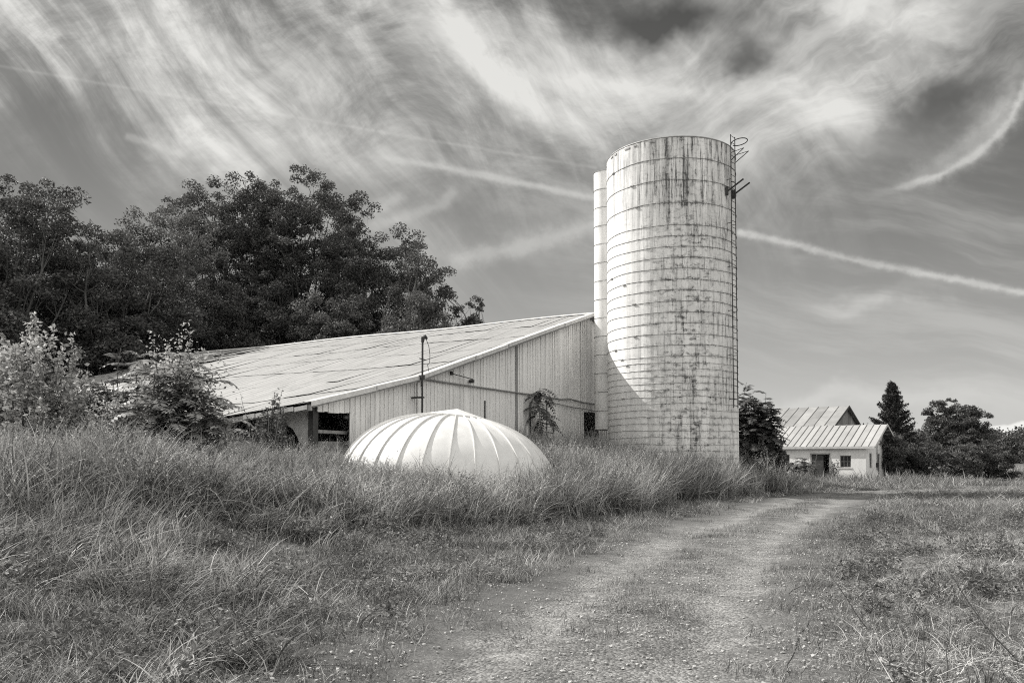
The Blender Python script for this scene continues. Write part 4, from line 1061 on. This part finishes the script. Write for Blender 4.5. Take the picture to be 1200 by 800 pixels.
# tall stand round dome, silo and barn
x, y = region(-34, 16, 7.5, 45, 15, rg); k = inview(x, y) & clear(x, y); x, y = x[k], y[k]; tm = tallmask(x, y)
uu = (x - BX) * .5075 + (y - BY) * .8616; vv_ = -(x - BX) * .8616 + (y - BY) * .5075
k = (rg.random(len(x)) < tm * np.clip(1.25 - y / 60, .3, 1)) & ~((vv_ > 0) & (uu > 0)); x, y = x[k], y[k]; tm = tallmask(x, y)
patch = .58 + .60 * fbm(x, y, 3.0, 6) + .42 * fbm(x, y, .9, 66); infront = np.exp(-(((x - DX + 1.5) / 4.4) ** 4 + ((y - 18.5) / 4.5) ** 4))
near = .50 + .58 * sstep(y, 9, 16)
lay('tall_grass', tallv, x, y, 'tall_grass', rg, .75, 1.25, .27, zs=patch * near * (.6 + .4 * tm) * (1 - .44 * infront) * (1 + .15 * sstep(y, 26, 32)) * (1 - .70 * sstep(y, 35.5, 39) * sstep(x, 9, 11)))
k = rg.random(len(x)) < .16; lay('seed_heads', seedv, x[k], y[k], 'straw', rg, .8, 1.05, .14, zs=(patch * near * (1 - .40 * infront))[k] * .92)
k = rg.random(len(x)) < .10 * (fbm(x, y, 2.2, 15) > .5) * 3; lay('broadleaf_weeds', tallweedv, x[k] + .1, y[k], 'weed', rg, .7, 1.1, .1, zs=(patch * near * (1 - .5 * infront))[k])
k = rg.random(len(x)) < .22; lay('bent_stems', bentv, x[k], y[k], 'straw', rg, .7, 1.1, .3, zs=(patch * near * (1 - .4 * infront))[k])
# long leaning grass at the near left
x, y = region(-13, 4, 3.4, 17, 22, rg); k = inview(x, y, 1) & clear(x, y); x, y = x[k], y[k]; d = D(x, y)
w = sstep(d, 1.6 + 2.2 * sstep(y, 7, 11), 3.6 + 2.6 * sstep(y, 7, 11)) * sstep(fbm(x, y, 1.6, 31), .36, .58)
k = rg.random(len(x)) < w * .8; x, y = x[k], y[k]
lay('leaning_grass', longv, x, y, 'grass', rg, .7, 1.35, .3, lean=-.1, zs=(.45 + .8 * fbm(x, y, 1.3, 40)) * (.58 + .42 * sstep(y, 7, 12)))
k = rg.random(len(x)) < .12; lay('bent_stems', bentv, x[k], y[k], 'straw', rg, .45, .8, .4)
# medium grass over verge, right field and the far ground
x, y = region(-16, 36, 3.2, 30, 20, rg); k = inview(x, y, 1) & clear(x, y); x, y = x[k], y[k]; d = D(x, y)
wl = sstep(d, 1.4, 2.6) * (.35 + .65 * sstep(fbm(x, y, 1.2, 50), .35, .6))
wr = sstep(-d, 1.6, 3.0) * sstep(fbm(x, y, 1.6, 60) + .10 * sstep(x, 5, 12), .42, .58) * (.35 + .65 * sstep(-d, 3, 7))
k = rg.random(len(x)) < np.maximum(wl, wr) * np.clip(1.3 - y / 28, .35, 1); x, y = x[k], y[k]; d = D(x, y)
lay('meadow_grass', medv, x, y, 'grass', rg, .7, 1.2, .15, zs=np.where(d > 0, .7, .75) * (.55 + .9 * fbm(x, y, 1.1, 71)))
# low turf everywhere off the wheel tracks, and on the strip between them
x, y = region(-14, 24, 2.8, 26, 34, rg); k = inview(x, y, 1) & clear(x, y); x, y = x[k], y[k]; d = D(x, y)
mid = np.exp(-((d - .1) / .48) ** 2) * sstep(fbm(x, y, 1.3, 81), .36, .54) * sstep(y, 6, 10)
edge_ = sstep(np.abs(d) + (fbm(x, y, .9, 90) - .5) * 1.6, 1.15, 1.8)
k = rg.random(len(x)) < np.maximum(mid * .9, edge_ * (.62 + .38 * sstep(fbm(x, y, .8, 95), .35, .55))) * np.clip(1.35 - y / 24, .4, 1); x, y = x[k], y[k]
lay('turf', turfv, x, y, 'turf', rg, .7, 1.3, .1)
x, y = region(4, 26, 16, 44, 10, rg); k = inview(x, y, 1) & clear(x, y); x, y = x[k], y[k]; d = D(x, y)
mid = np.exp(-((d - .1) / .5) ** 2) * sstep(fbm(x, y, 1.3, 81), .38, .55)
k = rg.random(len(x)) < np.maximum(mid, sstep(np.abs(d), 1.8, 2.6)); x, y = x[k], y[k]
lay('turf', turfv, x, y, 'turf', rg, 1.0, 1.8, .1, zs=.9)
# far meadow
x, y = region(8, 115, 26, 120, 2.6, rg); k = inview(x, y, 2) & clear(x, y); x, y = x[k], y[k]; d = D(x, y)
k = (np.abs(d) > 2.0) & ~((y > 43.8) & (y < 46.2) & (x > 24)); f_ = fbm(x, y, 9, 14); k &= rg.random(len(x)) < (.25 + .9 * sstep(f_, .35, .6)) * np.where(y > 40, 1, .7); x, y = x[k], y[k]; f_ = f_[k]
lay('far_meadow', medv, x, y, 'grass', rg, 1.6, 3.0, .15, zs=.25 + .9 * sstep(f_, .4, .65) * sstep(y, 40, 52))
# weeds and plants at the foot of the shed
x, y = region(12, 40, 47, 60, 5, rg); a = math.radians(52); g_ = (x - 23.5) * math.cos(a) + (y - 53) * math.sin(a); w = -(x - 23.5) * math.sin(a) + (y - 53) * math.cos(a)
k = clear(x, y) & (g_ < TW + 5) & (g_ > -2.6) & (w < 10) & (w > -2.6) & (rg.random(len(x)) < .7); lay('broadleaf_weeds', tallweedv, x[k], y[k], 'weed', rg, .5, .9, .1, zs=.55)
# small weeds in verge and right field
x, y = region(-12, 16, 3.2, 22, 9, rg); k = inview(x, y, 1) & clear(x, y) & (np.abs(D(x, y)) > 2.1); x, y = x[k], y[k]
k = rg.random(len(x)) < sstep(fbm(x, y, 1.4, 17), .42, .60) * .6; lay('low_weeds', weedv, x[k], y[k], 'weed', rg, .35, 1.0, .15)
x, y = region(-13, 15, 3.2, 24, 5, rg); k = inview(x, y, 1) & clear(x, y) & (np.abs(D(x, y)) > 1.9); x, y = x[k], y[k]
k = rg.random(len(x)) < sstep(fbm(x, y, 1.9, 27), .46, .60) * .75; lay('broadleaf_weeds', bigleafv, x[k], y[k], 'pale_weed', rg, .5, 1.25, .15, zs=.6 + 1.1 * fbm(x[k], y[k], 1.1, 9) * sstep(D(x[k], y[k]), 2, 5))
# pale straw lying in the right field and verge
x, y = region(-8, 16, 3.0, 18, 20, rg); k = inview(x, y, 1) & clear(x, y); x, y = x[k], y[k]; d = D(x, y)
w = sstep(-d, 1.8, 2.8) * sstep(fbm(x * .6, y * 1.5, 1.6, 23), .34, .50) * (1.0 + .6 * np.exp(-(((x - 4.6) / 1.6) ** 2 + ((y - 10) / 3) ** 2))) + sstep(d, 2.0, 4) * .14
k = rg.random(len(x)) < w; lay('straw', strawv, x[k], y[k], 'straw', rg, .7, 1.3, .08, dz=.015)
# loose stones on the track
def pebble(rng):
    v = np.array([(-1, -1, -1), (1, -1, -1), (1, 1, -1), (-1, 1, -1), (-1, -1, 1), (1, -1, 1), (1, 1, 1), (-1, 1, 1)], float) * (1, .8, .5)
    v = v * rng.uniform(.55, 1.0, (8, 1)) + rng.normal(size=(8, 3)) * .12
    return v * .014, np.array([(3, 2, 1, 0), (4, 5, 6, 7), (0, 1, 5, 4), (1, 2, 6, 5), (2, 3, 7, 6), (3, 0, 4, 7)])
pebv = [pebble(rg) for _ in range(8)]
x, y = region(-4, 12, 3.0, 20, 420, rg); d = D(x, y); k = inview(x, y, .5) & (np.abs(d) < 3.0); x, y, d = x[k], y[k], d[k]
k = rg.random(len(x)) < (.25 + .75 * sstep(fbm(x, y, 1.0, 3), .4, .6)) * np.clip(1.25 - y / 20, .25, 1) * (.55 + .45 * sstep(np.abs(np.abs(d) - .85), .2, .7)); x, y = x[k], y[k]
n = len(x); s_ = .26 + rg.random(n) ** 6 * 1.1
scatter('gravel', pebv, np.stack([x, y, H(x, y) + .016], 1), rg.uniform(0, 6.28, n), rg.normal(size=(n, 2)) * .3, np.stack([s_] * 3, 1), 'stone', rg)
# dry dark weed stalks at the lower right
GD = 'dead stalks in the right foreground'
for k, (px, py, hh, lx, ly, lab) in enumerate(((3.55, 8.0, .62, -.42, .1, 'dark bent dead stalk leaning left at the edge of the gravel'), (3.95, 8.4, .55, -.28, .1, 'short dead stalk leaning left in the pale straw patch'),
        (3.1, 6.1, .42, .02, 0, 'straight dead stalk, left of the pair near the bottom edge'), (3.3, 6.1, .5, .03, 0, 'straight dead stalk, right of the pair near the bottom edge'),
        (4.2, 6.6, .75, -.5, .1, 'long dead stalk slanting left near the right edge'), (3.75, 5.7, .4, .05, 0, 'thin short dead stalk in the lower right corner'))):
    rn = np.random.default_rng(300 + k); r0 = empty('dead_weed', (px, py, float(H(px, py)))); tag(r0, lab, 'dead weed', GD)
    b = MB(); T = limb(b, (0, 0, -.03), (lx, ly, hh), .006, .003, rn, .08, 7, 5)
    for j in range(9):
        i = int(rn.integers(3, 7)); limb(b, T[min(i, 6)], T[min(i, 6)] + rn.normal(size=3) * np.array([.05, .05, .04]) + np.array([0, 0, .04]), .003, .0015, rn, .1, 3, 4)
    b.build('stalk', M['stem'], r0)
